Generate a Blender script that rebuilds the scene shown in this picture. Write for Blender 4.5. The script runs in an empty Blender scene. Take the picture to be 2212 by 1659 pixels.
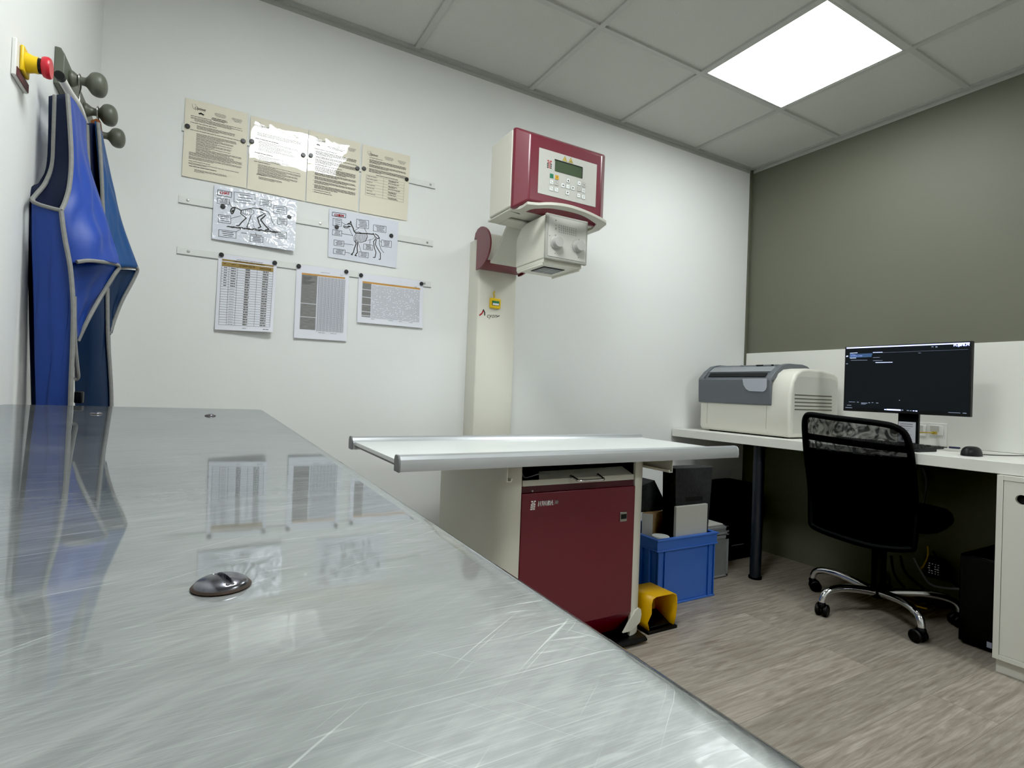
import bpy, bmesh, math, random
from mathutils import Vector, Matrix
import numpy as np

random.seed(7)
PI = math.pi
SC = bpy.context.scene
COL = SC.collection

# ------------------------------------------------------------------ camera
# world: x right along the back wall, y towards the back wall, z up, floor z = 0
H = 0.965
FPX = 1165.585
CX, CY = 1106.0, 829.5
_a, _b, _c = -0.01055875, -0.51571546, 0.0378478
_Rx = np.array([[1, 0, 0], [0, math.cos(_a), -math.sin(_a)], [0, math.sin(_a), math.cos(_a)]])
_Ry = np.array([[math.cos(_b), 0, math.sin(_b)], [0, 1, 0], [-math.sin(_b), 0, math.cos(_b)]])
_Rz = np.array([[math.cos(_c), -math.sin(_c), 0], [math.sin(_c), math.cos(_c), 0], [0, 0, 1]])
M = _Rz @ _Rx @ _Ry


def ray(px, py):
    d = M.T @ np.array([(px - CX) / FPX, (py - CY) / FPX, 1.0])
    return np.array([d[0], d[2], -d[1]])


def AX(px, py, x):
    d = ray(px, py); d = d * (x / d[0]); return Vector((d[0], d[1], d[2] + H))


def AY(px, py, y):
    d = ray(px, py); d = d * (y / d[1]); return Vector((d[0], d[1], d[2] + H))


def AZ(px, py, z):
    d = ray(px, py); d = d * ((z - H) / d[2]); return Vector((d[0], d[1], d[2] + H))


cam = bpy.data.cameras.new('camera')
cam.sensor_width = 36.0
cam.lens = FPX / 2212 * 36.0
cam.clip_start = 0.005
camo = bpy.data.objects.new('camera', cam)
COL.objects.link(camo)
_r = Vector((M[0, 0], M[0, 2], -M[0, 1]))
_d = Vector((M[1, 0], M[1, 2], -M[1, 1]))
_f = Vector((M[2, 0], M[2, 2], -M[2, 1]))
mw = Matrix.Identity(4)
for i in range(3):
    mw[i][0] = _r[i]; mw[i][1] = -_d[i]; mw[i][2] = -_f[i]
mw[2][3] = H
camo.matrix_world = mw
SC.camera = camo
SC.view_settings.view_transform = 'Standard'
SC.view_settings.look = 'None'
SC.view_settings.exposure = 1.06
SC.view_settings.use_curve_mapping = True
SC.view_settings.curve_mapping.black_level = (0.0025, 0.0025, 0.0025)
SC.view_settings.curve_mapping.update()
SC.cycles.use_denoising = True
SC.cycles.max_bounces = 8
SC.cycles.adaptive_threshold = 0.02
SC.cycles.sample_clamp_indirect = 6.0
SC.cycles.caustics_reflective = False
SC.cycles.caustics_refractive = False


# ------------------------------------------------------------------ materials
def srgb(r, g, b):
    def f(c):
        c /= 255.0
        return c / 12.92 if c <= 0.04045 else ((c + 0.055) / 1.055) ** 2.4
    return (f(r), f(g), f(b), 1.0)


class NT:
    def __init__(self, name):
        self.m = bpy.data.materials.new(name)
        self.m.use_nodes = True
        self.t = self.m.node_tree
        self.t.nodes.clear()
        self.out = self.n('ShaderNodeOutputMaterial')

    def n(self, kind, **kw):
        nd = self.t.nodes.new(kind)
        for k, v in kw.items():
            if k.startswith('i_'):
                nd.inputs[k[2:].replace('_', ' ')].default_value = v
            else:
                setattr(nd, k, v)
        return nd

    def l(self, a, ao, b, bi):
        self.t.links.new(a.outputs[ao], b.inputs[bi])


def mat(name, rgb, rough=0.5, metal=0.0, var=0.04, vscale=6.0, bump=0.0, bscale=200.0, coat=0.0,
        coatr=0.03, coatbump=0.0, cbscale=10.0, emit=None, estr=0.0, spec=0.5, sheen=0.0, stretch=None, alpha=None):
    t = NT(name)
    p = t.n('ShaderNodeBsdfPrincipled')
    p.inputs['Roughness'].default_value = rough
    p.inputs['Metallic'].default_value = metal
    p.inputs['Specular IOR Level'].default_value = spec
    p.inputs['Coat Weight'].default_value = coat
    p.inputs['Coat Roughness'].default_value = coatr
    if sheen:
        p.inputs['Sheen Weight'].default_value = sheen
    tc = t.n('ShaderNodeTexCoord')
    src = (tc, 'Object')
    if stretch:
        mp = t.n('ShaderNodeMapping'); mp.inputs['Scale'].default_value = stretch
        t.l(tc, 'Object', mp, 'Vector'); src = (mp, 'Vector')
    nz = t.n('ShaderNodeTexNoise'); nz.inputs['Scale'].default_value = vscale; nz.inputs['Detail'].default_value = 4
    t.l(src[0], src[1], nz, 'Vector')
    rp = t.n('ShaderNodeValToRGB')
    c = srgb(*rgb)
    rp.color_ramp.elements[0].position = 0.3; rp.color_ramp.elements[1].position = 0.7
    rp.color_ramp.elements[0].color = [x * (1 - var) for x in c[:3]] + [1]
    rp.color_ramp.elements[1].color = [min(1, x * (1 + var)) for x in c[:3]] + [1]
    t.l(nz, 'Fac', rp, 'Fac')
    t.l(rp, 'Color', p, 'Base Color')
    if bump:
        n2 = t.n('ShaderNodeTexNoise'); n2.inputs['Scale'].default_value = bscale; n2.inputs['Detail'].default_value = 3
        t.l(src[0], src[1], n2, 'Vector')
        bp = t.n('ShaderNodeBump'); bp.inputs['Strength'].default_value = bump; bp.inputs['Distance'].default_value = 0.002
        t.l(n2, 'Fac', bp, 'Height'); t.l(bp, 'Normal', p, 'Normal')
    if coatbump:
        n3 = t.n('ShaderNodeTexNoise'); n3.inputs['Scale'].default_value = cbscale; n3.inputs['Detail'].default_value = 2
        n3.inputs['Distortion'].default_value = 0.8
        t.l(tc, 'Object', n3, 'Vector')
        b3 = t.n('ShaderNodeBump'); b3.inputs['Strength'].default_value = min(1, coatbump); b3.inputs['Distance'].default_value = 0.01 * max(1, coatbump)
        t.l(n3, 'Fac', b3, 'Height'); t.l(b3, 'Normal', p, 'Coat Normal')
    if emit:
        p.inputs['Emission Color'].default_value = srgb(*emit)
        p.inputs['Emission Strength'].default_value = estr
    if alpha is not None:
        tr = t.n('ShaderNodeBsdfTransparent'); mx = t.n('ShaderNodeMixShader'); mx.inputs[0].default_value = alpha
        t.l(tr, 'BSDF', mx, 1); t.l(p, 'BSDF', mx, 2); t.l(mx, 'Shader', t.out, 'Surface')
    else:
        t.l(p, 'BSDF', t.out, 'Surface')
    return t.m


def floor_mat():
    t = NT('vinyl_planks'); p = t.n('ShaderNodeBsdfPrincipled')
    tc = t.n('ShaderNodeTexCoord')
    br = t.n('ShaderNodeTexBrick')
    br.offset = 0.37; br.inputs['Scale'].default_value = 1.0
    br.inputs['Brick Width'].default_value = 1.22; br.inputs['Row Height'].default_value = 0.18
    br.inputs['Mortar Size'].default_value = 0.0012; br.inputs['Mortar Smooth'].default_value = 0.3
    br.inputs['Color1'].default_value = (0.1, 0.1, 0.1, 1); br.inputs['Color2'].default_value = (0.9, 0.9, 0.9, 1)
    br.inputs['Mortar'].default_value = (0.3, 0.3, 0.3, 1); br.inputs['Bias'].default_value = 0.0
    t.l(tc, 'Object', br, 'Vector')
    # grain, offset per plank
    mul = t.n('ShaderNodeVectorMath', operation='MULTIPLY'); mul.inputs[1].default_value = (7, 5, 3)
    t.l(br, 'Color', mul, 0)
    add = t.n('ShaderNodeVectorMath', operation='ADD')
    t.l(tc, 'Object', add, 0); t.l(mul, 'Vector', add, 1)
    mp = t.n('ShaderNodeMapping'); mp.inputs['Scale'].default_value = (2.8, 50, 1)
    t.l(add, 'Vector', mp, 'Vector')
    n1 = t.n('ShaderNodeTexNoise'); n1.inputs['Scale'].default_value = 1.6; n1.inputs['Detail'].default_value = 9; n1.inputs['Roughness'].default_value = 0.68; n1.inputs['Distortion'].default_value = 0.7
    t.l(mp, 'Vector', n1, 'Vector')
    mp2 = t.n('ShaderNodeMapping'); mp2.inputs['Scale'].default_value = (1.7, 14, 1)
    t.l(add, 'Vector', mp2, 'Vector')
    n2 = t.n('ShaderNodeTexNoise'); n2.inputs['Scale'].default_value = 2.2; n2.inputs['Detail'].default_value = 6; n2.inputs['Distortion'].default_value = 2.0
    t.l(mp2, 'Vector', n2, 'Vector')
    r1 = t.n('ShaderNodeValToRGB')
    e = r1.color_ramp.elements
    e[0].position = 0.30; e[0].color = srgb(110, 100, 92)
    e[1].position = 0.72; e[1].color = srgb(192, 184, 171)
    m_ = e.new(0.5); m_.color = srgb(150, 140, 129)
    t.l(n1, 'Fac', r1, 'Fac')
    r2 = t.n('ShaderNodeValToRGB')
    e = r2.color_ramp.elements
    e[0].position = 0.35; e[0].color = srgb(132, 121, 110)
    e[1].position = 0.65; e[1].color = srgb(178, 170, 158)
    t.l(n2, 'Fac', r2, 'Fac')
    mx = t.n('ShaderNodeMix', data_type='RGBA'); mx.inputs[0].default_value = 0.45
    t.l(r1, 'Color', mx, 6); t.l(r2, 'Color', mx, 7)
    # per plank tone
    hs = t.n('ShaderNodeHueSaturation')
    mr = t.n('ShaderNodeMapRange'); mr.inputs['To Min'].default_value = 0.84; mr.inputs['To Max'].default_value = 1.08
    t.l(br, 'Color', mr, 'Value'); t.l(mr, 'Result', hs, 'Value'); t.l(mx, 2, hs, 'Color')
    mo = t.n('ShaderNodeMix', data_type='RGBA')
    mo.inputs[7].default_value = srgb(128, 118, 108)
    t.l(br, 'Fac', mo, 0); t.l(hs, 'Color', mo, 6)
    t.l(mo, 2, p, 'Base Color')
    p.inputs['Roughness'].default_value = 0.42
    p.inputs['Specular IOR Level'].default_value = 0.35
    bp = t.n('ShaderNodeBump'); bp.inputs['Strength'].default_value = 0.12; bp.inputs['Distance'].default_value = 0.002
    t.l(n1, 'Fac', bp, 'Height'); t.l(bp, 'Normal', p, 'Normal')
    t.l(p, 'BSDF', t.out, 'Surface')
    return t.m


def steel_mat():
    """worn stainless steel: hazy mirror with fine scratches in sweeping arcs"""
    t = NT('scratched_steel')
    tc = t.n('ShaderNodeTexCoord')

    def scratches(rot, sc, lo, hi, centre=None, rs=1.0, thr=0.0):
        mp = t.n('ShaderNodeMapping')
        if centre is None:
            mp.inputs['Rotation'].default_value = (0, 0, math.radians(rot)); mp.inputs['Scale'].default_value = sc
            t.l(tc, 'Object', mp, 'Vector'); v = (mp, 'Vector')
        else:
            mp.inputs['Location'].default_value = (-centre[0], -centre[1], 0)
            t.l(tc, 'Object', mp, 'Vector')
            sp = t.n('ShaderNodeSeparateXYZ'); t.l(mp, 'Vector', sp, 'Vector')
            ln = t.n('ShaderNodeVectorMath', operation='LENGTH'); t.l(mp, 'Vector', ln, 0)
            at = t.n('ShaderNodeMath', operation='ARCTAN2'); t.l(sp, 'Y', at, 0); t.l(sp, 'X', at, 1)
            m1 = t.n('ShaderNodeMath', operation='MULTIPLY'); t.l(ln, 'Value', m1, 0); m1.inputs[1].default_value = sc[1]
            m2 = t.n('ShaderNodeMath', operation='MULTIPLY'); t.l(at, 'Value', m2, 0); m2.inputs[1].default_value = sc[0]
            cb = t.n('ShaderNodeCombineXYZ'); t.l(m2, 'Value', cb, 'X'); t.l(m1, 'Value', cb, 'Y')
            v = (cb, 'Vector')
        nz = t.n('ShaderNodeTexNoise'); nz.inputs['Scale'].default_value = rs; nz.inputs['Detail'].default_value = 2; nz.inputs['Roughness'].default_value = 0.55
        nz.inputs['Distortion'].default_value = 0.12
        t.l(v[0], v[1], nz, 'Vector')
        rp = t.n('ShaderNodeValToRGB'); rp.color_ramp.elements[0].position = lo; rp.color_ramp.elements[1].position = hi
        t.l(nz, 'Fac', rp, 'Fac')
        return rp

    def addn(a, b, k=1.0):
        m = t.n('ShaderNodeMath', operation='MULTIPLY_ADD')
        t.l(b, 'Color', m, 0); m.inputs[1].default_value = k
        t.l(a, a.outputs[0].name, m, 2)
        return m
    ctr = (0.17, -0.50)
    lines = [scratches(0, (7, 1500, 1), 0.655, 0.72, centre=ctr), scratches(0, (4, 800, 1), 0.69, 0.75, centre=(0.30, -0.95)),
             scratches(0, (9, 1900, 1), 0.66, 0.73, centre=(0.55, -0.80)), scratches(0, (10, 2200, 1), 0.70, 0.77, centre=(-0.35, -0.70)),
             scratches(-14, (11, 1700, 1), 0.68, 0.74), scratches(-26, (7, 1100, 1), 0.70, 0.76)]
    grain = [scratches(0, (18, 2600, 1), 0.45, 0.70, centre=ctr), scratches(0, (5, 170, 1), 0.42, 0.66, centre=ctr), scratches(0, (9, 420, 1), 0.48, 0.70, centre=(0.45, -0.75)), scratches(-20, (40, 2400, 1), 0.48, 0.72)]
    val = t.n('ShaderNodeValue'); val.outputs[0].default_value = 0.0

    def summed(lst, k):
        acc = val
        for q in lst:
            acc = addn(acc, q, k)
        return acc
    ls = summed(lines, 0.62); gs = summed(grain, 0.33)

    def patches(sc, lo, hi, lo_v=0.0):
        pn = t.n('ShaderNodeTexNoise'); pn.inputs['Scale'].default_value = sc; pn.inputs['Detail'].default_value = 5; pn.inputs['Distortion'].default_value = 0.5
        t.l(tc, 'Object', pn, 'Vector')
        pr = t.n('ShaderNodeValToRGB'); pr.color_ramp.elements[0].position = lo; pr.color_ramp.elements[1].position = hi
        pr.color_ramp.elements[0].color = (lo_v, lo_v, lo_v, 1)
        t.l(pn, 'Fac', pr, 'Fac'); return pr

    def mul(a_, an, b_, bn, k=None):
        m = t.n('ShaderNodeMath', operation='MULTIPLY'); t.l(a_, an, m, 0)
        if k is None:
            t.l(b_, bn, m, 1)
        else:
            m.inputs[1].default_value = k
        m.use_clamp = True
        return m
    lm = mul(ls, 'Value', patches(9, 0.42, 0.64, 0.12), 'Color')
    gm = mul(gs, 'Value', patches(13, 0.34, 0.62, 0.25), 'Color')
    cl = t.n('ShaderNodeMath', operation='MULTIPLY_ADD'); cl.use_clamp = True
    t.l(gm, 'Value', cl, 0); cl.inputs[1].default_value = 0.34; t.l(lm, 'Value', cl, 2)
    dn = patches(6, 0.28, 0.56)
    dr = t.n('ShaderNodeMix', data_type='RGBA'); dr.inputs[6].default_value = srgb(120, 123, 123); dr.inputs[7].default_value = srgb(158, 161, 160)
    t.l(dn, 'Color', dr, 0)
    # dark scuffs and a few purple stains
    sc1 = scratches(22, (12, 70, 1), 0.62, 0.74)
    sk = mul(sc1, 'Color', patches(5, 0.50, 0.66), 'Color')
    sk2 = mul(sk, 'Value', None, None, 0.35)
    d2 = t.n('ShaderNodeMix', data_type='RGBA'); d2.inputs[7].default_value = srgb(84, 82, 92)
    t.l(sk2, 'Value', d2, 0); t.l(dr, 2, d2, 6)
    col = t.n('ShaderNodeMix', data_type='RGBA'); col.inputs[7].default_value = srgb(240, 242, 241)
    mk = mul(cl, 'Value', None, None, 0.7)
    t.l(mk, 'Value', col, 0); t.l(d2, 2, col, 6)
    mir = t.n('ShaderNodeBsdfGlossy'); mir.inputs['Roughness'].default_value = 0.03
    mir.inputs['Color'].default_value = srgb(214, 217, 220)
    haz = t.n('ShaderNodeBsdfGlossy'); haz.inputs['Roughness'].default_value = 0.40
    t.l(col, 2, haz, 'Color')
    dif = t.n('ShaderNodeBsdfDiffuse'); t.l(col, 2, dif, 'Color')
    bp = t.n('ShaderNodeBump'); bp.inputs['Strength'].default_value = 0.05; bp.inputs['Distance'].default_value = 0.0004
    t.l(cl, 'Value', bp, 'Height'); t.l(bp, 'Normal', haz, 'Normal'); t.l(bp, 'Normal', dif, 'Normal')
    hd = t.n('ShaderNodeMixShader'); hd.inputs[0].default_value = 0.34
    t.l(haz, 'BSDF', hd, 1); t.l(dif, 'BSDF', hd, 2)
    lw = t.n('ShaderNodeLayerWeight'); lw.inputs['Blend'].default_value = 0.5
    mr = t.n('ShaderNodeMapRange'); mr.inputs['From Min'].default_value = 0.56; mr.inputs['From Max'].default_value = 0.93
    mr.inputs['To Min'].default_value = 0.05; mr.inputs['To Max'].default_value = 0.88
    t.l(lw, 'Facing', mr, 'Value')
    sb = t.n('ShaderNodeMath', operation='MULTIPLY_ADD'); t.l(cl, 'Value', sb, 0); sb.inputs[1].default_value = -0.40
    t.l(mr, 'Result', sb, 2); sb.use_clamp = True
    mx = t.n('ShaderNodeMixShader'); t.l(sb, 'Value', mx, 0); t.l(hd, 'Shader', mx, 1); t.l(mir, 'BSDF', mx, 2)
    t.l(mx, 'Shader', t.out, 'Surface')
    return t.m


def emis(name, rgb, s):
    t = NT(name); e = t.n('ShaderNodeEmission'); e.inputs['Strength'].default_value = s
    tc = t.n('ShaderNodeTexCoord'); nz = t.n('ShaderNodeTexNoise'); nz.inputs['Scale'].default_value = 3
    t.l(tc, 'Object', nz, 'Vector')
    rp = t.n('ShaderNodeValToRGB'); c = srgb(*rgb)
    rp.color_ramp.elements[0].color = [x * .97 for x in c[:3]] + [1]; rp.color_ramp.elements[1].color = c
    t.l(nz, 'Fac', rp, 'Fac'); t.l(rp, 'Color', e, 'Color')
    t.l(e, 'Emission', t.out, 'Surface')
    return t.m


def weave_mat(name, rgb, open_):
    """see-through office chair mesh: woven threads with gaps"""
    t = NT(name); p = t.n('ShaderNodeBsdfPrincipled'); p.inputs['Base Color'].default_value = srgb(*rgb); p.inputs['Roughness'].default_value = 0.7
    tr = t.n('ShaderNodeBsdfTransparent'); mx = t.n('ShaderNodeMixShader')
    tc = t.n('ShaderNodeTexCoord')
    nz = t.n('ShaderNodeTexNoise'); nz.inputs['Scale'].default_value = 16; nz.inputs['Distortion'].default_value = 2.5
    t.l(tc, 'Object', nz, 'Vector')
    mr = t.n('ShaderNodeMapRange'); mr.inputs['From Min'].default_value = 0.38; mr.inputs['From Max'].default_value = 0.62
    mr.inputs['To Min'].default_value = 1.0; mr.inputs['To Max'].default_value = 1.0 - open_
    t.l(nz, 'Fac', mr, 'Value')
    t.l(mr, 'Result', mx, 0); t.l(tr, 'BSDF', mx, 1); t.l(p, 'BSDF', mx, 2); t.l(mx, 'Shader', t.out, 'Surface')
    return t.m


MT = {}
MT['wall'] = mat('white_wall_paint', (226, 227, 225), 0.75, var=0.012, vscale=1.5, bump=0.10, bscale=260)
MT['olive'] = mat('olive_wall_paint', (103, 104, 90), 0.55, var=0.03, vscale=1.2, bump=0.08, bscale=260)
MT['olive_dark'] = mat('olive_panel_edge', (94, 95, 81), 0.6)
MT['floor'] = floor_mat()
MT['tile'] = mat('mineral_ceiling_tile', (200, 201, 196), 0.9, var=0.035, vscale=160, bump=0.3, bscale=350)
MT['tbar'] = mat('ceiling_grid_metal', (186, 187, 183), 0.5)
MT['tbar_dark'] = mat('wall_angle_metal', (172, 174, 169), 0.5)
MT['lamp'] = emis('lamp_diffuser', (247, 253, 252), 8.0)
MT['lamp2'] = emis('lamp_diffuser_second', (247, 253, 252), 16.0)
MT['fill_lamp'] = emis('lamp_diffuser_fill', (247, 253, 252), 14.0)  # glow of the added fill panel
MT['steel'] = steel_mat()
MT['screw'] = mat('blued_screw_head', (120, 120, 128), 0.22, 1.0, var=0.35, vscale=140)
MT['rust'] = mat('rusty_rim', (66, 52, 44), 0.7, 0.3, var=0.3, vscale=200)
MT['leg_steel'] = mat('brushed_leg_steel', (165, 168, 168), 0.35, 0.9)
MT['cream'] = mat('cream_enamel', (212, 210, 198), 0.42, var=0.02, vscale=3, bump=0.03, bscale=500)
MT['cream2'] = mat('grey_cream_enamel', (200, 199, 187), 0.45, var=0.03)
MT['framegrey'] = mat('grey_frame_enamel', (164, 164, 156), 0.45)
MT['knobgrey'] = mat('grey_knob', (172, 172, 168), 0.4)
MT['plate'] = mat('pale_grey_panel', (190, 190, 184), 0.4, var=0.02)
MT['red'] = mat('burgundy_enamel', (110, 36, 51), 0.34, var=0.03, vscale=3, coat=0.3, coatr=0.2, bump=0.03, bscale=600)
MT['red_door'] = mat('door_burgundy', (106, 34, 47), 0.36, var=0.03, vscale=3, coat=0.2, coatr=0.2, bump=0.03, bscale=600)
MT['red_dark'] = mat('dark_burgundy', (72, 25, 35), 0.45)
MT['alu'] = mat('anodised_aluminium', (192, 195, 198), 0.36, 0.65, var=0.02, stretch=(1, 40, 40))
MT['white_lam'] = mat('white_laminate', (228, 231, 230), 0.3, var=0.01)
MT['desk_white'] = mat('white_desk_laminate', (222, 222, 216), 0.42, var=0.015)
MT['cap'] = mat('grey_end_cap', (112, 114, 116), 0.45)
MT['black'] = mat('black_plastic', (15, 15, 17), 0.5, var=0.1, spec=0.3)
MT['black_matte'] = mat('black_fabric', (6, 6, 8), 0.95, var=0.2, vscale=40, spec=0.1)
MT['dark_metal'] = mat('dark_blue_grey_enamel', (38, 42, 50), 0.35, var=0.08)
MT['dark_slot'] = mat('unlit_slot', (8, 8, 9), 0.8)
MT['chrome'] = mat('chrome', (225, 226, 228), 0.08, 1.0, var=0.01)
MT['nickel'] = mat('satin_nickel', (176, 176, 172), 0.28, 1.0)
MT['lcd'] = mat('lcd_glass', (72, 86, 66), 0.15, coat=0.5)
MT['green'] = mat('green_key', (24, 122, 88), 0.4)
MT['yellowkey'] = mat('amber_key', (222, 172, 40), 0.4)
MT['triyellow'] = mat('pale_yellow_print', (206, 182, 80), 0.5)
MT['yellow'] = mat('yellow_plastic', (228, 176, 22), 0.38, var=0.03)
MT['yellow2'] = mat('lemon_plastic', (228, 190, 20), 0.35)
MT['ink'] = mat('black_ink', (58, 56, 53), 0.8)
MT['greyink'] = mat('grey_ink', (112, 111, 108), 0.8)
MT['redink'] = mat('red_ink', (176, 44, 48), 0.7)
MT['whiteink'] = mat('white_print', (246, 243, 242), 0.5)
MT['bluetint'] = mat('blue_grey_print', (148, 152, 166), 0.7)
MT['beige'] = mat('laminated_cream_paper', (222, 215, 196), 0.5, var=0.012, coat=1.0, coatr=0.012, coatbump=0.10, cbscale=7)
MT['lampaper'] = mat('crinkled_laminate', (214, 217, 228), 0.5, var=0.015, coat=1.0, coatr=0.012, coatbump=0.75, cbscale=30)
MT['flatlam'] = mat('flat_laminate', (214, 217, 228), 0.5, var=0.015, coat=1.0, coatr=0.02, coatbump=0.07, cbscale=8)
MT['paper'] = mat('white_paper', (222, 223, 232), 0.7, var=0.015)
MT['gold'] = mat('ochre_print', (150, 124, 66), 0.7)
MT['orange'] = mat('orange_print', (196, 146, 78), 0.7)
MT['tablegrey'] = mat('grey_print', (126, 125, 124), 0.7, var=0.22, vscale=40, stretch=(1, 1, 14))
MT['magnet'] = mat('black_magnet', (26, 26, 27), 0.35)
MT['rail_white'] = mat('white_enamelled_strip', (218, 220, 216), 0.4)
MT['rail_edge'] = mat('strip_edge', (140, 143, 140), 0.5)
MT['rack'] = mat('olive_painted_wood', (92, 95, 84), 0.42, var=0.06, vscale=10)
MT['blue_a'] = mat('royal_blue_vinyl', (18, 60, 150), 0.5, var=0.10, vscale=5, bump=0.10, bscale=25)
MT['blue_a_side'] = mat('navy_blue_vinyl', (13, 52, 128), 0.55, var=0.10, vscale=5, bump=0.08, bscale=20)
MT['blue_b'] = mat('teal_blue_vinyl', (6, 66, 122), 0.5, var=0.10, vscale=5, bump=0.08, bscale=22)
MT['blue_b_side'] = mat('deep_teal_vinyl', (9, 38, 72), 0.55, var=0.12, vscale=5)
MT['lining'] = mat('lining_and_shade', (8, 20, 52), 0.8)  # apron linings, and the painted shade strip beside the near apron
MT['trim'] = mat('grey_binding_tape', (128, 128, 125), 0.75, var=0.08, vscale=90, bump=0.2, bscale=300)
MT['wood'] = mat('stained_hanger_wood', (128, 74, 36), 0.4, var=0.2, vscale=20)
MT['wire'] = mat('hanger_wire', (180, 180, 176), 0.3, 0.9)
MT['white_plastic'] = mat('white_plastic', (226, 226, 222), 0.4)
MT['redbtn'] = mat('red_button', (196, 34, 50), 0.35)
MT['maroon'] = mat('maroon_label', (84, 24, 34), 0.5)
MT['reader'] = mat('ivory_plastic', (214, 212, 202), 0.4, var=0.012)
MT['reader_side'] = mat('ivory_side', (200, 199, 190), 0.5, var=0.015)
MT['slate'] = mat('slate_plastic', (98, 102, 108), 0.42, var=0.03)
MT['slate2'] = mat('light_slate_plastic', (136, 139, 142), 0.4, var=0.03)
MT['tab'] = mat('translucent_tab', (168, 172, 182), 0.2, coat=0.6)
MT['seam'] = mat('panel_seam', (158, 156, 146), 0.7)
MT['vent'] = mat('vent_shadow', (104, 100, 88), 0.8)
MT['screen'] = mat('screen_dark', (14, 16, 18), 0.3, var=0.03, emit=(24, 28, 32), estr=0.3, spec=0.15)
MT['screen_blue'] = mat('screen_blue', (40, 60, 90), 0.3, emit=(44, 66, 98), estr=0.6)
MT['screen_lit'] = mat('screen_lit', (180, 190, 240), 0.3, emit=(176, 188, 250), estr=0.9)
MT['screen_dim'] = mat('screen_dim', (120, 130, 150), 0.3, emit=(110, 120, 140), estr=0.5)
MT['crate'] = mat('blue_crate_plastic', (70, 114, 200), 0.42, var=0.04, vscale=4)
MT['foam'] = mat('black_foam', (40, 40, 42), 0.95, var=0.25, vscale=60, bump=0.4, bscale=400)
MT['card'] = mat('brown_cardboard', (146, 118, 82), 0.8, var=0.06)
MT['cardgrey'] = mat('grey_card', (190, 190, 184), 0.8)
MT['casealu'] = mat('case_aluminium', (150, 153, 152), 0.42, 0.5, var=0.06, vscale=20)
MT['mesh_open'] = weave_mat('open_mesh', (5, 5, 6), 0.34)
MT['mesh'] = mat('dense_black_mesh', (5, 6, 9), 0.95, var=0.2, vscale=200, spec=0.08)
MT['chairblk'] = mat('chair_black', (6, 6, 7), 0.7, var=0.1, spec=0.15)
MT['cab'] = mat('cabinet_melamine', (214, 213, 204), 0.45, var=0.015)
MT['cable_grey'] = mat('grey_cable', (128, 130, 130), 0.5)
MT['cable_blk'] = mat('black_cable', (10, 10, 11), 0.5)
MT['cable_yel'] = mat('yellow_cable', (176, 150, 46), 0.5)
MT['penblue'] = mat('navy_pen', (34, 40, 78), 0.4)


# ------------------------------------------------------------------ mesh builder
def wl(o):
    v = Vector((0, 0, 0))
    while o is not None:
        v += Vector(o.location); o = o.parent
    return v


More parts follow.
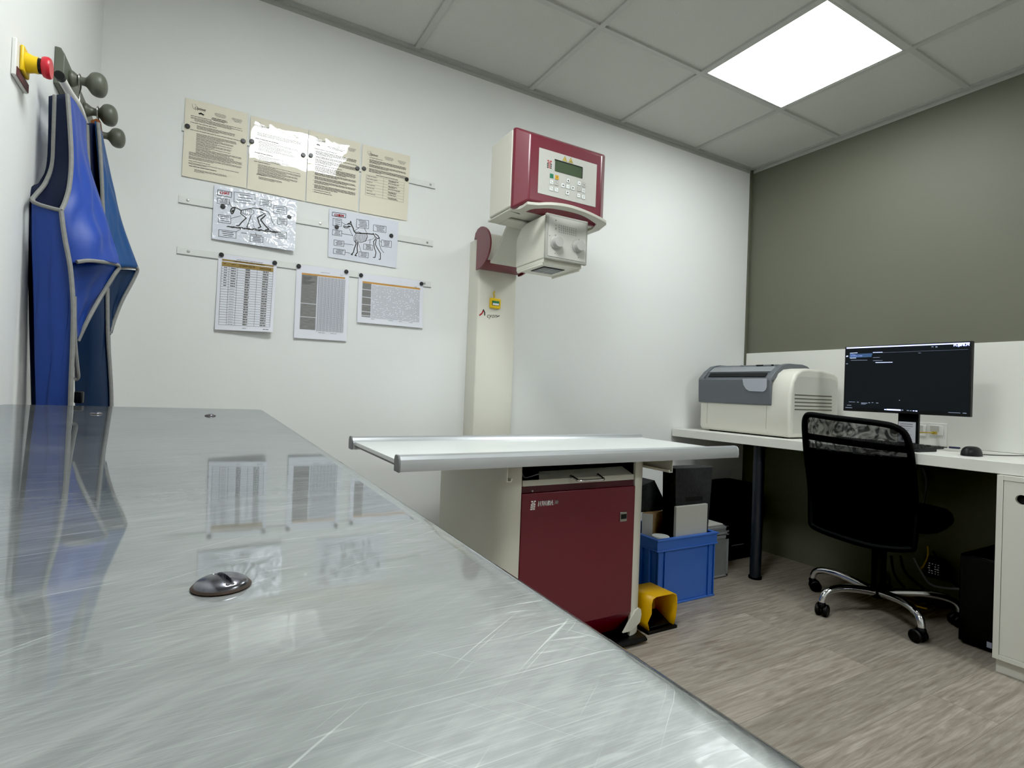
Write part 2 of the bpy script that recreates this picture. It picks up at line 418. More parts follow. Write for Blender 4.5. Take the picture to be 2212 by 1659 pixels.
class MB:
    def __init__(self, T=None):
        self.v = []; self.f = []; self.mi = []; self.T = T; self.k = 0

    def mat(self, k):
        self.k = k; return self

    def add(self, vs, fs):
        b = len(self.v)
        for p in vs:
            p = Vector(p)
            self.v.append(self.T @ p if self.T is not None else p)
        for f in fs:
            self.f.append([b + i for i in f]); self.mi.append(self.k)
        return self

    def box(self, x0, x1, y0, y1, z0, z1):
        return self.add([(x0, y0, z0), (x1, y0, z0), (x1, y1, z0), (x0, y1, z0), (x0, y0, z1), (x1, y0, z1), (x1, y1, z1), (x0, y1, z1)],
                        [(0, 3, 2, 1), (4, 5, 6, 7), (0, 1, 5, 4), (1, 2, 6, 5), (2, 3, 7, 6), (3, 0, 4, 7)])

    def quad(self, a, b, c, d):
        return self.add([a, b, c, d], [(0, 1, 2, 3)])

    def prism(self, pts, ex):
        n = len(pts); ex = Vector(ex)
        vs = [Vector(p) for p in pts] + [Vector(p) + ex for p in pts]
        fs = [tuple(range(n))[::-1], tuple(range(n, 2 * n))]
        for i in range(n):
            j = (i + 1) % n
            fs.append((i, j, n + j, n + i))
        return self.add(vs, fs)

    def loft(self, rings, cap=True, closed=True):
        n = len(rings[0]); vs = [p for r in rings for p in r]; fs = []
        for a in range(len(rings) - 1):
            for i in range(n if closed else n - 1):
                j = (i + 1) % n
                fs.append((a * n + i, a * n + j, (a + 1) * n + j, (a + 1) * n + i))
        if cap and closed:
            fs.append(tuple(range(n))[::-1]); fs.append(tuple(range((len(rings) - 1) * n, len(rings) * n)))
        return self.add(vs, fs)

    def cyl(self, p0, p1, r0, r1=None, n=20, cap=True):
        r1 = r0 if r1 is None else r1
        p0 = Vector(p0); p1 = Vector(p1); d = (p1 - p0).normalized()
        u = d.orthogonal().normalized(); w = d.cross(u)
        rings = [[p + (u * math.cos(2 * PI * i / n) + w * math.sin(2 * PI * i / n)) * r for i in range(n)] for p, r in ((p0, r0), (p1, r1))]
        return self.loft(rings, cap)

    def tube(self, pts, r, n=10, closed=False, flat=None):
        pts = [Vector(p) for p in pts]
        rs = r if isinstance(r, (list, tuple)) else [r] * len(pts)
        rings = []; up = None
        for i, p in enumerate(pts):
            if closed:
                t = pts[(i + 1) % len(pts)] - pts[i - 1]
            else:
                t = pts[min(i + 1, len(pts) - 1)] - pts[max(i - 1, 0)]
            t.normalize()
            if up is None:
                up = t.orthogonal().normalized()
            u = (up - t * up.dot(t))
            if u.length < 1e-5:
                u = t.orthogonal()
            u.normalize(); up = u; w = t.cross(u)
            rings.append([p + (u * math.cos(2 * PI * k / n) + w * math.sin(2 * PI * k / n)) * rs[i] for k in range(n)])
        if closed:
            rings.append(rings[0])
        return self.loft(rings, not closed)

    def lathe(self, prof, o, ax, n=32, cap=True):
        """prof: (radius, height along axis)"""
        o = Vector(o); ax = Vector(ax).normalized(); u = ax.orthogonal().normalized(); w = ax.cross(u)
        rings = [[o + ax * h + (u * math.cos(2 * PI * i / n) + w * math.sin(2 * PI * i / n)) * max(r, 1e-5) for i in range(n)] for r, h in prof]
        return self.loft(rings, cap)

    def grid(self, fn, nu, nv):
        vs = [fn(i / nu, j / nv) for j in range(nv + 1) for i in range(nu + 1)]
        fs = [(j * (nu + 1) + i, j * (nu + 1) + i + 1, (j + 1) * (nu + 1) + i + 1, (j + 1) * (nu + 1) + i) for j in range(nv) for i in range(nu)]
        return self.add(vs, fs)

    def strip(self, pts, w, nrm):
        """flat printed line"""
        nrm = Vector(nrm); pts = [Vector(p) for p in pts]
        for a, b in zip(pts, pts[1:]):
            d = b - a
            if d.length < 1e-7:
                continue
            s = d.cross(nrm).normalized() * (w / 2); e = d.normalized() * (w * 0.2)
            self.quad(a - s - e, b - s + e, b + s + e, a + s - e)
        return self

    def build(self, name, mats, parent=None, bevel=0.0, seg=2, solid=0.0, angle=38, smooth=True, subsurf=0, loc=None, off=-1.0):
        if not isinstance(mats, (list, tuple)):
            mats = [mats]
        V = np.array([list(p) for p in self.v])
        if parent is not None:
            base = wl(parent)
        elif loc is not None:
            base = Vector(loc)
        else:
            lo = V.min(0); hi = V.max(0); base = Vector(((lo[0] + hi[0]) / 2, (lo[1] + hi[1]) / 2, lo[2]))
        me = bpy.data.meshes.new(name)
        me.from_pydata([tuple(p - base) for p in self.v], [], self.f)
        for m in mats:
            me.materials.append(MT[m])
        me.polygons.foreach_set('material_index', self.mi)
        me.update()
        bmc = bmesh.new(); bmc.from_mesh(me)
        bmesh.ops.recalc_face_normals(bmc, faces=bmc.faces) if solid == 0 else None
        bmc.to_mesh(me); bmc.free()
        if smooth:
            me.polygons.foreach_set('use_smooth', [True] * len(me.polygons))
            me.set_sharp_from_angle(angle=math.radians(angle))
        o = bpy.data.objects.new(name, me); COL.objects.link(o)
        if parent is not None:
            o.parent = parent
        else:
            o.location = base
        if solid:
            s = o.modifiers.new('solid', 'SOLIDIFY'); s.thickness = solid; s.offset = off
        if bevel:
            b = o.modifiers.new('bevel', 'BEVEL'); b.width = bevel; b.segments = seg; b.limit_method = 'ANGLE'; b.angle_limit = math.radians(30)
        if subsurf:
            s = o.modifiers.new('sub', 'SUBSURF'); s.levels = subsurf; s.render_levels = subsurf
        return o


def tag(o, label=None, cat=None, group=None, kind=None):
    if label: o['label'] = label
    if cat: o['category'] = cat
    if group: o['group'] = group
    if kind: o['kind'] = kind
    return o


def thing(name, label, cat, loc, group=None):
    o = bpy.data.objects.new(name, None); COL.objects.link(o); o.location = loc
    o.empty_display_size = 0.1
    return tag(o, label, cat, group)


def text2d(s, size=1.0, shear=0.0):
    """outline of a word as flat triangles (x, y, 0), left aligned"""
    c = bpy.data.curves.new('lettering', 'FONT'); c.body = s; c.size = size; c.shear = shear; c.resolution_u = 3
    o = bpy.data.objects.new('lettering', c); COL.objects.link(o)
    dg = bpy.context.evaluated_depsgraph_get(); dg.update()
    me = o.evaluated_get(dg).to_mesh()
    vs = [(v.co.x, v.co.y) for v in me.vertices]; fs = [list(p.vertices) for p in me.polygons]
    o.evaluated_get(dg).to_mesh_clear()
    bpy.data.objects.remove(o); bpy.data.curves.remove(c)
    return vs, fs


def put_text(mb, s, fn, x, y, size, shear=0.0, width=None, centre=False, bold=0.0):
    """fn maps 2D -> world; x,y baseline start; width squeezes the word"""
    vs, fs = text2d(s, 1.0, shear)
    xs = [v[0] for v in vs]; w = max(xs) - min(xs); x0 = min(xs)
    kx = (width / w) if width else size
    ox = x - (w * kx / 2 if centre else 0)
    for dx in ((0.0,) if not bold else (-bold, 0, bold)):
        mb.add([fn(ox + (a - x0) * kx + dx, y + b * size) for a, b in vs], fs)


def lerp(a, b, t):
    return a + (b - a) * t


def smooth_poly(pts, k=4):
    """Catmull-Rom through 3D points"""
    pts = [Vector(p) for p in pts]; out = []
    for i in range(len(pts) - 1):
        p0 = pts[max(i - 1, 0)]; p1 = pts[i]; p2 = pts[i + 1]; p3 = pts[min(i + 2, len(pts) - 1)]
        for s in range(k):
            t = s / k
            out.append(0.5 * ((2 * p1) + (p2 - p0) * t + (2 * p0 - 5 * p1 + 4 * p2 - p3) * t * t + (3 * p1 - p0 - 3 * p2 + p3) * t ** 3))
    out.append(pts[-1]); return out

# ------------------------------------------------------------------ the room
XL, XR, YB, YF, ZC = -0.36, 3.122, 2.36, -1.7, 2.488


def struct(name, mb, m, **kw):
    o = mb.build(name, m, **kw); o['kind'] = 'structure'; return o


struct('floor', MB().box(XL - .1, XR + .1, YF - .1, YB + .1, -0.1, 0), 'floor', smooth=False)
struct('ceiling', MB().box(XL - .1, XR + .1, YF - .1, YB + .1, ZC + .006, ZC + .1), 'tile', smooth=False)
struct('wall_back', MB().box(XL - .1, XR + .1, YB, YB + .1, 0, ZC + .006), 'wall', smooth=False)
struct('wall_left', MB().box(XL - .1, XL, YF, YB, 0, ZC + .006), 'wall', smooth=False)
struct('wall_front', MB().box(XL - .1, XR + .1, YF - .1, YF, 0, ZC + .006), 'wall', smooth=False)
struct('wall_right', MB().box(XR, XR + .1, YF, YB, 0, ZC + .006), 'olive', smooth=False)
tb = MB()
gx = [-0.428, 0.171, 0.771, 1.372, 1.971, 2.568]
gy = [1.787, 1.182, 0.575, -0.03, -0.635, -1.24]
for x in gx[1:]:
    tb.box(x - .012, x + .012, YF, YB, ZC - .004, ZC + .007)
for y in gy:
    tb.box(XL, XR, y - .012, y + .012, ZC - .0035, ZC + .007)
struct('trim_1', tb, 'tbar', smooth=False)
wa = MB()
wa.box(XL, XR, YB - .022, YB, ZC - .006, ZC + .006).box(XL, XR, YB - .003, YB, ZC - .024, ZC - .006)
wa.box(XR - .022, XR, YF, YB, ZC - .006, ZC + .006).box(XR - .003, XR, YF, YB, ZC - .024, ZC - .006)
wa.box(XL, XL + .022, YF, YB, ZC - .006, ZC + .006)
struct('trim_2', wa, 'tbar_dark', smooth=False)
struct('trim_3', MB().box(3.1, XR, YB - .012, YB, 0.77, ZC - .006), 'olive_dark', smooth=False)
ups = MB().box(3.104, XR, YF + .4, YB - .014, 0.768, H + 0.2985)
struct('trim_4', ups, 'desk_white', bevel=.0015)


def ceiling_light(x0, x1, y0, y1, label, lamp='lamp'):
    r = thing('ceiling_light', label, 'ceiling light', ((x0 + x1) / 2, (y0 + y1) / 2, ZC), 'recessed ceiling light panels')
    MB().box(x0 + .022, x1 - .022, y0 + .022, y1 - .022, ZC - .001, ZC + .004).build('diffuser', lamp, r, smooth=False)
    f = MB(); z0, z1 = ZC - .0028, ZC + .005
    f.box(x0 + .013, x1 - .013, y0 + .013, y0 + .022, z0, z1).box(x0 + .013, x1 - .013, y1 - .022, y1 - .013, z0, z1)
    f.box(x0 + .013, x0 + .022, y0 + .022, y1 - .022, z0, z1).box(x1 - .022, x1 - .013, y0 + .022, y1 - .022, z0, z1)
    f.build('frame', 'tbar', r, smooth=False)


ceiling_light(1.971, 2.568, 1.182, 1.787, 'square lit ceiling panel above the room, near the olive wall')
ceiling_light(0.171, 0.771, 0.575, 1.182, 'lit ceiling panel above the steel table, outside the picture', 'lamp2')
ceiling_light(1.971, 2.568, -1.24, -0.635, 'added fill light panel on the ceiling behind the viewer, unseen', 'fill_lamp')  # unseen panel added as fill light for the right side

# ------------------------------------------------------------------ steel table in the foreground
ST = 0.900
st = thing('steel_table', 'scratched stainless steel table filling the foreground, three screws in its top', 'table', (-0.12, 0.4, 0))
top = MB()
pa = Vector((0.1084, 0.03, 0)); pb = Vector((0.1228, 1.330, 0)); pc = Vector((-0.352, 1.410, 0))
dd = (pb - pa).normalized(); pn = pa - dd * 0.75
poly = [(-0.352, pn.y, ST - .046), (pn.x, pn.y, ST - .046), (pb.x, pb.y, ST - .046), (pc.x, pc.y, ST - .046)]
top.prism(poly, (0, 0, .046))
top.build('tabletop', 'steel', st, bevel=.020, seg=8)
for x, y in ((-0.31, -0.6), (0.05, -0.6), (-0.31, 1.28), (0.06, 1.24)):
    MB().box(x - .02, x + .02, y - .02, y + .02, 0, ST - .047).build('leg', 'leg_steel', st, bevel=.003)
for (px, py, rot) in ((478, 1267, 20), (454, 898.5, 70), (208, 894.5, 10)):
    c = AZ(px, py, ST)
    rim = MB().lathe([(0.0084, 0), (0.0086, .0004), (.0080, .0010)], c, (0, 0, 1), 40)
    T = Matrix.Translation(c) @ Matrix.Rotation(math.radians(rot), 4, 'Z')
    hd = MB(T)
    prof = [(0.0077 * math.cos(a), 0.0008 + 0.0028 * math.sin(a)) for a in [i * PI / 2 / 8 for i in range(9)]]

    def dome(u, v, prof=prof):
        r = 0.0078 * v; a = 2 * PI * u
        x, y = r * math.cos(a), r * math.sin(a)
        h = 0.0008 + 0.0028 * math.sqrt(max(0, 1 - v * v))
        if abs(x) < 0.0011 and abs(y) < 0.0066:
            h -= 0.0013 * (1 - (y / .0072) ** 2)
        return (x, y, h)
    hd.grid(dome, 96, 40)
    o = hd.build('screw', 'screw', st); rim.build('screw_rim', 'rust', o)

# ------------------------------------------------------------------ coat rack, hangers, aprons, emergency stop
rk = thing('coat_rack', 'olive wooden coat rack with round knobs on the left wall', 'coat rack', (XL, 1.95, .73 + H))
MB().prism([(XL, 1.742, H + .722), (XL + .012, 1.742, H + .722), (XL + .021, 1.742, H + .735), (XL + .021, 1.742, H + .80), (XL + .012, 1.742, H + .815), (XL, 1.742, H + .815)], (0, .55, 0)).build('board', 'rack', rk, bevel=.002)
KZ = H + .768
for y in (1.80, 1.99, 2.165):
    prof = [(.019, 0), (.020, .006), (.0165, .012), (.0125, .018), (.0105, .026), (.0115, .034), (.018, .040), (.026, .046), (.0300, .054), (.0305, .062), (.028, .070), (.021, .076), (.011, .0795), (.0, .0805)]
    MB().lathe([(p.x, p.y) for p in smooth_poly([(a_, b_, 0) for a_, b_ in prof], 3)], (XL + .021, y, KZ), (1, 0, 0), 48).build('knob', 'rack', rk, angle=60)

es = thing('emergency_stop', 'red emergency stop button on a white plate, left wall', 'emergency button', (XL, 1.47, H + .6))
MB().box(XL, XL + .008, 1.424, 1.512, H + .588, H + .662).build('back_plate', 'white_plastic', es, bevel=.002)
MB().box(XL + .008, XL + .0095, 1.428, 1.508, H + .5895, H + .607).build('warning_label', 'maroon', es)
ec = Vector((XL + .008, 1.464, H + .634))
MB().box(XL + .008, XL + .015, 1.442, 1.488, H + .608, H + .660).build('yellow_base', 'yellow2', es, bevel=.003)
MB().lathe([(.020, .005), (.019, .011), (.0165, .018), (.0162, .026)], ec, (1, 0, 0), 32).build('yellow_collar', 'yellow2', es)
MB().lathe([(.0150, .025), (.0150, .032)], ec, (1, 0, 0), 32).build('black_neck', 'black', es)
MB().lathe([(.0155, .031), (.0195, .033), (.0212, .037), (.0212, .043), (.0190, .0462), (.0, .0470)], ec, (1, 0, 0), 36).build('button', 'redbtn', es)



def hanger(name, label, y0, wid, mats, zt, tip, xo):
    r = thing(name, label, 'clothes hanger', (xo, y0, KZ + .02))
    hk = [(xo, y0 - .004, KZ - .02), (xo, y0 - .016, KZ), (xo, y0 - .010, KZ + .012), (xo, y0 + .004, KZ + .0155), (xo, y0 + .016, KZ + .006), (xo, y0 + .014, KZ - .015), (xo, y0 + .004, max(KZ - .035, zt + .014)), (xo, y0, zt + .012)]
    MB().tube(smooth_poly(hk), .0018, 8).build('hook', mats[1], r)
    arm = [(xo, y0 - wid / 2, zt - .008), (xo, y0 - wid / 4, zt), (xo, y0, zt + .012), (xo, y0 + wid / 4, zt), (xo, y0 + wid / 2, zt - .008)]
    MB().tube(smooth_poly(arm, 6), .0088, 12).build('arm', mats[0], r)
    if tip:
        MB().cyl((xo, y0 - wid / 2 - .012, zt - .0095), (xo, y0 - wid / 2 + .004, zt - .008), .0100, n=16).build('end_cap', tip, r)
    return r


hanger('clothes_hanger', 'white tubular hanger with black end cap on the nearest knob', 1.80, .40, ('white_plastic', 'wire'), H + .688, 'black', -0.318)
hanger('clothes_hanger', 'brown wooden hanger on the middle knob', 1.985, .09, ('wood', 'wire'), H + .726, None, -0.306)


def P(px, py, y):
    return AY(px, py, y)


def patch(rows, n=10, wr=0.0, seed=0):
    """cloth patch lofted through rows of (px, py, depth) points, each row resampled"""
    rng = random.Random(seed)
    R = []
    for row in rows:
        pts = smooth_poly([P(*p) for p in row], 6)
        L = [0]
        for a, b in zip(pts, pts[1:]):
            L.append(L[-1] + (b - a).length)
        o = []
        for i in range(n + 1):
            s = L[-1] * i / n; k = 0
            while k < len(L) - 2 and L[k + 1] < s:
                k += 1
            t = (s - L[k]) / max(1e-9, L[k + 1] - L[k]); o.append(pts[k].lerp(pts[k + 1], t))
        R.append(o)
    cols = [smooth_poly([r[i] for r in R], 8) for i in range(n + 1)]
    ph = rng.random() * 6
    nv = len(cols[0]) - 1

    def fn(u, v):
        p = cols[round(u * n)][round(v * nv)].copy()
        if wr:
            e = min(1, 6 * u, 6 * (1 - u))
            p.x += wr * e * min(1, 3 * v) * min(1, 4 * (1 - v)) * (math.sin(5 * u * PI + 3 * v + ph) * .3 + math.sin(5 * v * PI + 7 * u + ph * 2) * .35)
        return p
    return MB().grid(fn, n, nv)


def binding(pts, r=.0075, k=6):
    c = smooth_poly([P(*p) for p in pts], k)
    return MB().tube(c, r, 8)


# nearest apron, royal blue, over the white hanger
ap = thing('protective_apron', 'bright royal blue apron with grey binding, hanging nearest on the coat rack', 'apron', (-0.28, 1.7, .35), 'blue aprons on the coat rack')
patch([[(119, 207, 1.60), (146, 204, 1.585)], [(115, 350, 1.60), (153, 350, 1.575)], [(98, 395, 1.60), (148, 405, 1.56)], [(72, 436, 1.585), (135, 466, 1.56)]], 6).build('lining', 'lining', ap, solid=.003)
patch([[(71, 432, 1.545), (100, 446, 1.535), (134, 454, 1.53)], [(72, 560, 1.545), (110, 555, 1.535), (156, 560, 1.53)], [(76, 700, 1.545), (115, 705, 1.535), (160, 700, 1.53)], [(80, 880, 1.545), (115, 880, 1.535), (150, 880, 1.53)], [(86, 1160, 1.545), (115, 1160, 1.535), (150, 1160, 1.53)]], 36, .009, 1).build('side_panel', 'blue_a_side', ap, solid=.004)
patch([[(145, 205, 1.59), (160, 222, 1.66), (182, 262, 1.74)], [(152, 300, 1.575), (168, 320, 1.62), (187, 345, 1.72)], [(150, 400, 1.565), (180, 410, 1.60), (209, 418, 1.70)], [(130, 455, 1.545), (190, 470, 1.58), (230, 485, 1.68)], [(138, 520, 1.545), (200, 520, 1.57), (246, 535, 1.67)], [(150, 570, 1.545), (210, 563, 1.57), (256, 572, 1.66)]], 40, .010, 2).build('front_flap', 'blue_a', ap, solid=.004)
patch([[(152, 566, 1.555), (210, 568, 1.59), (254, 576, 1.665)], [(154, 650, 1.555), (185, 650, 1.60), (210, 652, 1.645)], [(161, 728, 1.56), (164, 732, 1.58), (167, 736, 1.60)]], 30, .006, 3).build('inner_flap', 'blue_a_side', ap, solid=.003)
for pts in ([(119, 206, 1.597), (116, 300, 1.597), (113, 355, 1.597), (98, 395, 1.59), (78, 420, 1.57), (70, 432, 1.545), (80, 440, 1.537), (105, 448, 1.53), (133, 455, 1.525)],
            [(146, 204, 1.582), (152, 290, 1.572), (154, 350, 1.567), (150, 400, 1.557), (142, 432, 1.545), (132, 455, 1.525)],
            [(132, 455, 1.525), (140, 515, 1.523), (152, 580, 1.522), (158, 660, 1.522), (157, 740, 1.522), (152, 880, 1.522), (150, 1160, 1.522)],
            [(166, 566, 1.53), (190, 563, 1.545), (215, 565, 1.57), (240, 568, 1.63), (257, 576, 1.655), (246, 595, 1.65), (218, 640, 1.635), (190, 690, 1.60), (168, 736, 1.59)],
            [(160, 640, 1.53), (161, 730, 1.545), (166, 790, 1.56), (168, 815, 1.57), (160, 820, 1.57)]):
    binding(pts, .0046).build('binding', 'trim', ap)
b = P(171, 858, 1.60)
MB().box(b.x - .008, b.x + .008, b.y - .012, b.y + .012, b.z - .014, b.z + .014).build('buckle', 'black', ap, bevel=.003)

patch([[(108, 210, 1.625), (119, 207, 1.62)], [(104, 350, 1.625), (116, 350, 1.62)], [(88, 395, 1.615), (100, 395, 1.61)], [(64, 432, 1.603), (78, 440, 1.59)], [(66, 640, 1.618), (80, 640, 1.60)], [(72, 880, 1.64), (86, 880, 1.61)], [(78, 1160, 1.64), (92, 1160, 1.61)]], 4).build('shade_strip', 'lining', ap, solid=.004)  # dark strip in place of the soft shadow between apron and wall

# second apron, darker teal blue
ap2 = thing('protective_apron', 'darker teal blue apron with grey binding, hanging behind the royal blue one', 'apron', (-0.25, 1.95, .35), 'blue aprons on the coat rack')
patch([[(188, 268, 1.86), (200, 266, 1.86), (208, 268, 1.86)], [(190, 340, 1.86), (205, 340, 1.87), (214, 345, 1.88)], [(196, 420, 1.86), (210, 430, 1.87), (220, 440, 1.88)]], 6).build('lining', 'lining', ap2, solid=.003)
patch([[(204, 262, 1.85), (212, 272, 1.92), (218, 290, 1.98)], [(214, 380, 1.85), (228, 385, 1.89), (240, 395, 1.96)], [(221, 470, 1.85), (243, 475, 1.88), (262, 485, 1.94)], [(226, 590, 1.85), (265, 577, 1.88), (297, 580, 1.93)]], 30, .008, 5).build('front_flap', 'blue_b', ap2, solid=.004)
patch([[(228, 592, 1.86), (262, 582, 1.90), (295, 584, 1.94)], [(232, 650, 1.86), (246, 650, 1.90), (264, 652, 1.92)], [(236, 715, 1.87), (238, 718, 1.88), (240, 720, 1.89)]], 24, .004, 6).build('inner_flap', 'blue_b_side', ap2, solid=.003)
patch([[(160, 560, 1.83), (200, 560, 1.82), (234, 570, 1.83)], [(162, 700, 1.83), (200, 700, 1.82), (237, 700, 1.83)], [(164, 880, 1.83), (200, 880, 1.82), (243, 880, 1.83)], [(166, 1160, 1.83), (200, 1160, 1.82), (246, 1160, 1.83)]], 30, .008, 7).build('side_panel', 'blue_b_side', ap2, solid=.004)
for pts in ([(212, 265, 1.845), (218, 345, 1.845), (222, 440, 1.845), (225, 500, 1.845)],
            [(188, 270, 1.85), (190, 330, 1.85), (192, 380, 1.85)],
            [(228, 592, 1.85), (250, 580, 1.87), (280, 577, 1.91), (297, 581, 1.93), (288, 605, 1.93), (264, 650, 1.91), (246, 695, 1.89), (236, 722, 1.87)],
            [(232, 622, 1.82), (233, 720, 1.82), (238, 800, 1.82), (241, 880, 1.82), (243, 1160, 1.82)]):
    binding(pts, .0046).build('binding', 'trim', ap2)

# ------------------------------------------------------------------ back wall: metal strips, sheets, magnets
UP = Vector((0, 0, 1)); NB = Vector((0, -1, 0))


def wall_pt(px, py, off):
    return AY(px, py, YB - off)


def magnet_strip(label, tl, bl, tr, br, scr):
    r = thing('magnetic_strip', label, 'metal strip', wall_pt((bl[0] + br[0]) / 2, (bl[1] + br[1]) / 2, 0), 'white metal strips on the back wall')
    a, b_, c, d = [wall_pt(p[0], p[1], 0) for p in (tl, bl, br, tr)]
    z0 = (b_.z + c.z) / 2; z1 = (a.z + d.z) / 2; x0 = (a.x + b_.x) / 2; x1 = (c.x + d.x) / 2
    MB().box(x0, x1, YB - .003, YB, z0, z1).build('strip', 'rail_white', r, bevel=.0008)
    MB().box(x0, x1, YB - .0036, YB, z0 - .0022, z0).build('lower_edge', 'rail_edge', r, smooth=False)
    for s in scr:
        p = wall_pt(s[0], s[1], .003)
        MB().lathe([(.0055, 0), (.005, .0012), (.0, .0018)], (p.x, YB - .003, (z0 + z1) / 2), (0, -1, 0), 16).build('screw', 'nickel', r)
    return r


magnet_strip('white metal strip behind the four cream notices, top row', (392.7, 265), (393.5, 281), (940.3, 397), (939.6, 409), [(930, 402)])
magnet_strip('white metal strip behind the two skeleton posters, middle row', (385.6, 421.9), (385.6, 437), (935.5, 520.2), (934.2, 532.5), [(405.5, 432), (692, 482), (923, 524)])
magnet_strip('white metal strip above the three table sheets, lowest row', (382.2, 531.5), (382.2, 546.5), (931, 609.4), (930.7, 621.5), [(407, 542), (917, 614)])


class Sheet:
    def __init__(self, name, label, cat, group, corners, m, off=.0045, curl=None, size=None):
        self.c = [wall_pt(p[0], p[1], off) for p in corners]   # TL TR BR BL
        tl, tr, br, bl = self.c
        self.curl = curl
        self.root = thing(name, label, cat, (bl + br) / 2, group)
        mb = MB().grid(lambda u, v: self.at(u, v, 0), 16, 16)
        mb.build('sheet', m, self.root, smooth=bool(curl))
        self.m = {}

    def at(self, u, v, lift=.0004):
        """u right 0..1, v down 0..1"""
        tl, tr, br, bl = self.c
        p = tl.lerp(tr, u).lerp(bl.lerp(br, u), v)
        d = lift
        if self.curl:
            d += self.curl(u, v)
        return Vector((p.x, p.y - d, p.z))

    def mb(self, k):
        if k not in self.m:
            self.m[k] = MB()
        return self.m[k]

    def bar(self, k, u0, v0, u1, v1, lift=.0005):
        n = max(1, int((u1 - u0) / .12)); q = max(1, int((v1 - v0) / .12))
        self.mb(k).grid(lambda a, b: self.at(lerp(u0, u1, a), lerp(v0, v1, b), lift), n, q)

    def words(self, k, u0, v, u1, h, rng, dens=.86):
        u = u0
        while u < u1 - .004:
            w = min(rng.uniform(.02, .08), u1 - u)
            self.bar(k, u, v, u + w, v + h)
            u += w + rng.uniform(.004, .007)

    def text(self, k, s, u, v, hgt, width=None, shear=0.0, bold=0.0, centre=False):
        put_text(self.mb(k), s, lambda x, y: self.at(x, v - (y - v), .0006), u, v, hgt, shear, width, centre, bold)

    def line(self, k, pts, w):
        self.mb(k).strip([self.at(a, b, .0006) for a, b in pts], w, NB)

    def pxline(self, k, pts, w):
        w = w * 1.3
        self.mb(k).strip([self.pxat(a, b) for a, b in pts], w, NB)

    def pxat(self, px, py, lift=.0006):
        """a photographed point on the sheet, following its curl"""
        p = AY(px, py, self.c[0].y); tl, tr, br, bl = self.c
        if self.curl:
            u = (p.x - tl.x) / (tr.x - tl.x)
            v = (lerp(tl.z, tr.z, u) - p.z) / (tl.z - bl.z)
            p.y -= self.curl(min(max(u, 0), 1), min(max(v, 0), 1))
        p.y -= lift
        return p

    def done(self, names=None):
        nm = {'ink': 'black_print_lines', 'greyink': 'grey_print_lines', 'redink': 'red_print', 'gold': 'ochre_band', 'orange': 'orange_band', 'tablegrey': 'grey_column', 'whiteink': 'white_print', 'bluetint': 'table_grid'}
        for k, b in self.m.items():
            b.build(nm[k], k, self.root, smooth=False)


def letterhead(s, rng, blob=True, y=.115):
    s.text('ink', 'Optivet', .15, y, .052, width=.17, shear=.35, bold=.0012)
    s.line('ink', [(.105, y - .055), (.108, y - .03), (.122, y - .01), (.145, y + .005), (.17, y + .010)], .0008)
    s.line('ink', [(.145, y - .062), (.172, y - .045)], .0010)
    for k, (a, b) in enumerate(((.47, .63), (.455, .65), (.46, .645), (.47, .64), (.49, .62))):
        s.words('greyink', a, .10 + k * .0105, b, .0035, rng)
    for k, (a, b) in enumerate(((.74, .91), (.735, .915), (.75, .90), (.77, .89), (.78, .885))):
        s.words('greyink', a, .11 + k * .0105, b, .0035, rng)


def para(s, rng, v, n, u0, u1, step=.0125, h=.0050, last=.6, k='ink'):
    for i in range(n):
        e = u1 if i < n - 1 else lerp(u0, u1, rng.uniform(.3, last + .2))
        s.words(k, u0, v + i * step, e - rng.uniform(0, .03), h, rng)
    return v + n * step


NG = 'laminated cream notices in the top row'
rng = random.Random(3)
D = Sheet('notice', 'laminated cream notice, leftmost of the top row, dense small print', 'notice', NG, [(401, 211), (535.5, 245), (531.7, 406.8), (392.7, 379.7)], 'beige')
letterhead(D, rng, y=.115)
for q in ((.225, .158), (.245, .150), (.262, .155), (.28, .160)):
    D.bar('ink', q[0] - .016, q[1] - .006, q[0] + .014, q[1] + .012)
D.words('ink', .42, .170, .66, .008, rng); D.words('ink', .41, .186, .67, .008, rng); D.words('ink', .44, .2, .62, .006, rng)
D.words('ink', .09, .205, .42, .006, rng)
v = para(D, rng, .225, 2, .09, .93); v = para(D, rng, v, 2, .15, .93); D.words('ink', .09, .29, .50, .0065, rng)
v = para(D, rng, .318, 4, .19, .80); D.words('ink', .09, .385, .93, .006, rng)
v = .42
for n in (4, 3, 2, 3, 2, 3, 3):
    v = para(D, rng, v, n, .19, rng.uniform(.72, .93)) + .003
v = para(D, rng, .675, 4, .09, .93); v = para(D, rng, v + .006, 3, .09, .93)
D.words('ink', .09, .785, .42, .006, rng); v = para(D, rng, .81, 2, .09, .9)
D.words('ink', .10, .848, .52, .008, rng); para(D, rng, .885, 3, .18, .70)
D.done()
D = Sheet('notice', 'laminated cream notice, second from left in the top row, glare on its upper half', 'notice', NG, [(542.2, 249.4), (666.3, 281), (658.5, 434.8), (533.5, 407.7)], 'beige')
letterhead(D, rng, y=.125)
v = para(D, rng, .20, 4, .12, .9); D.words('ink', .09, .285, .5, .009, rng)
v = .315
for n in (3, 4, 3):
    v = para(D, rng, v, n, .15, rng.uniform(.7, .92)) + .004
D.words('ink', .09, .478, .40, .009, rng); v = para(D, rng, .51, 3, .15, .6); v = para(D, rng, v, 3, .17, .7)
D.words('ink', .09, .60, .36, .007, rng)
v = .635
for n in (2, 3, 3, 3):
    v = para(D, rng, v, n, .16, rng.uniform(.7, .95)) + .003
D.words('ink', .14, .77, .3, .008, rng); para(D, rng, .80, 3, .18, .6); D.done()
D = Sheet('notice', 'laminated cream notice, third from left in the top row, numbered paragraphs', 'notice', NG, [(667.3, 280.3), (778.8, 308.8), (772, 456.7), (661, 435)], 'beige')
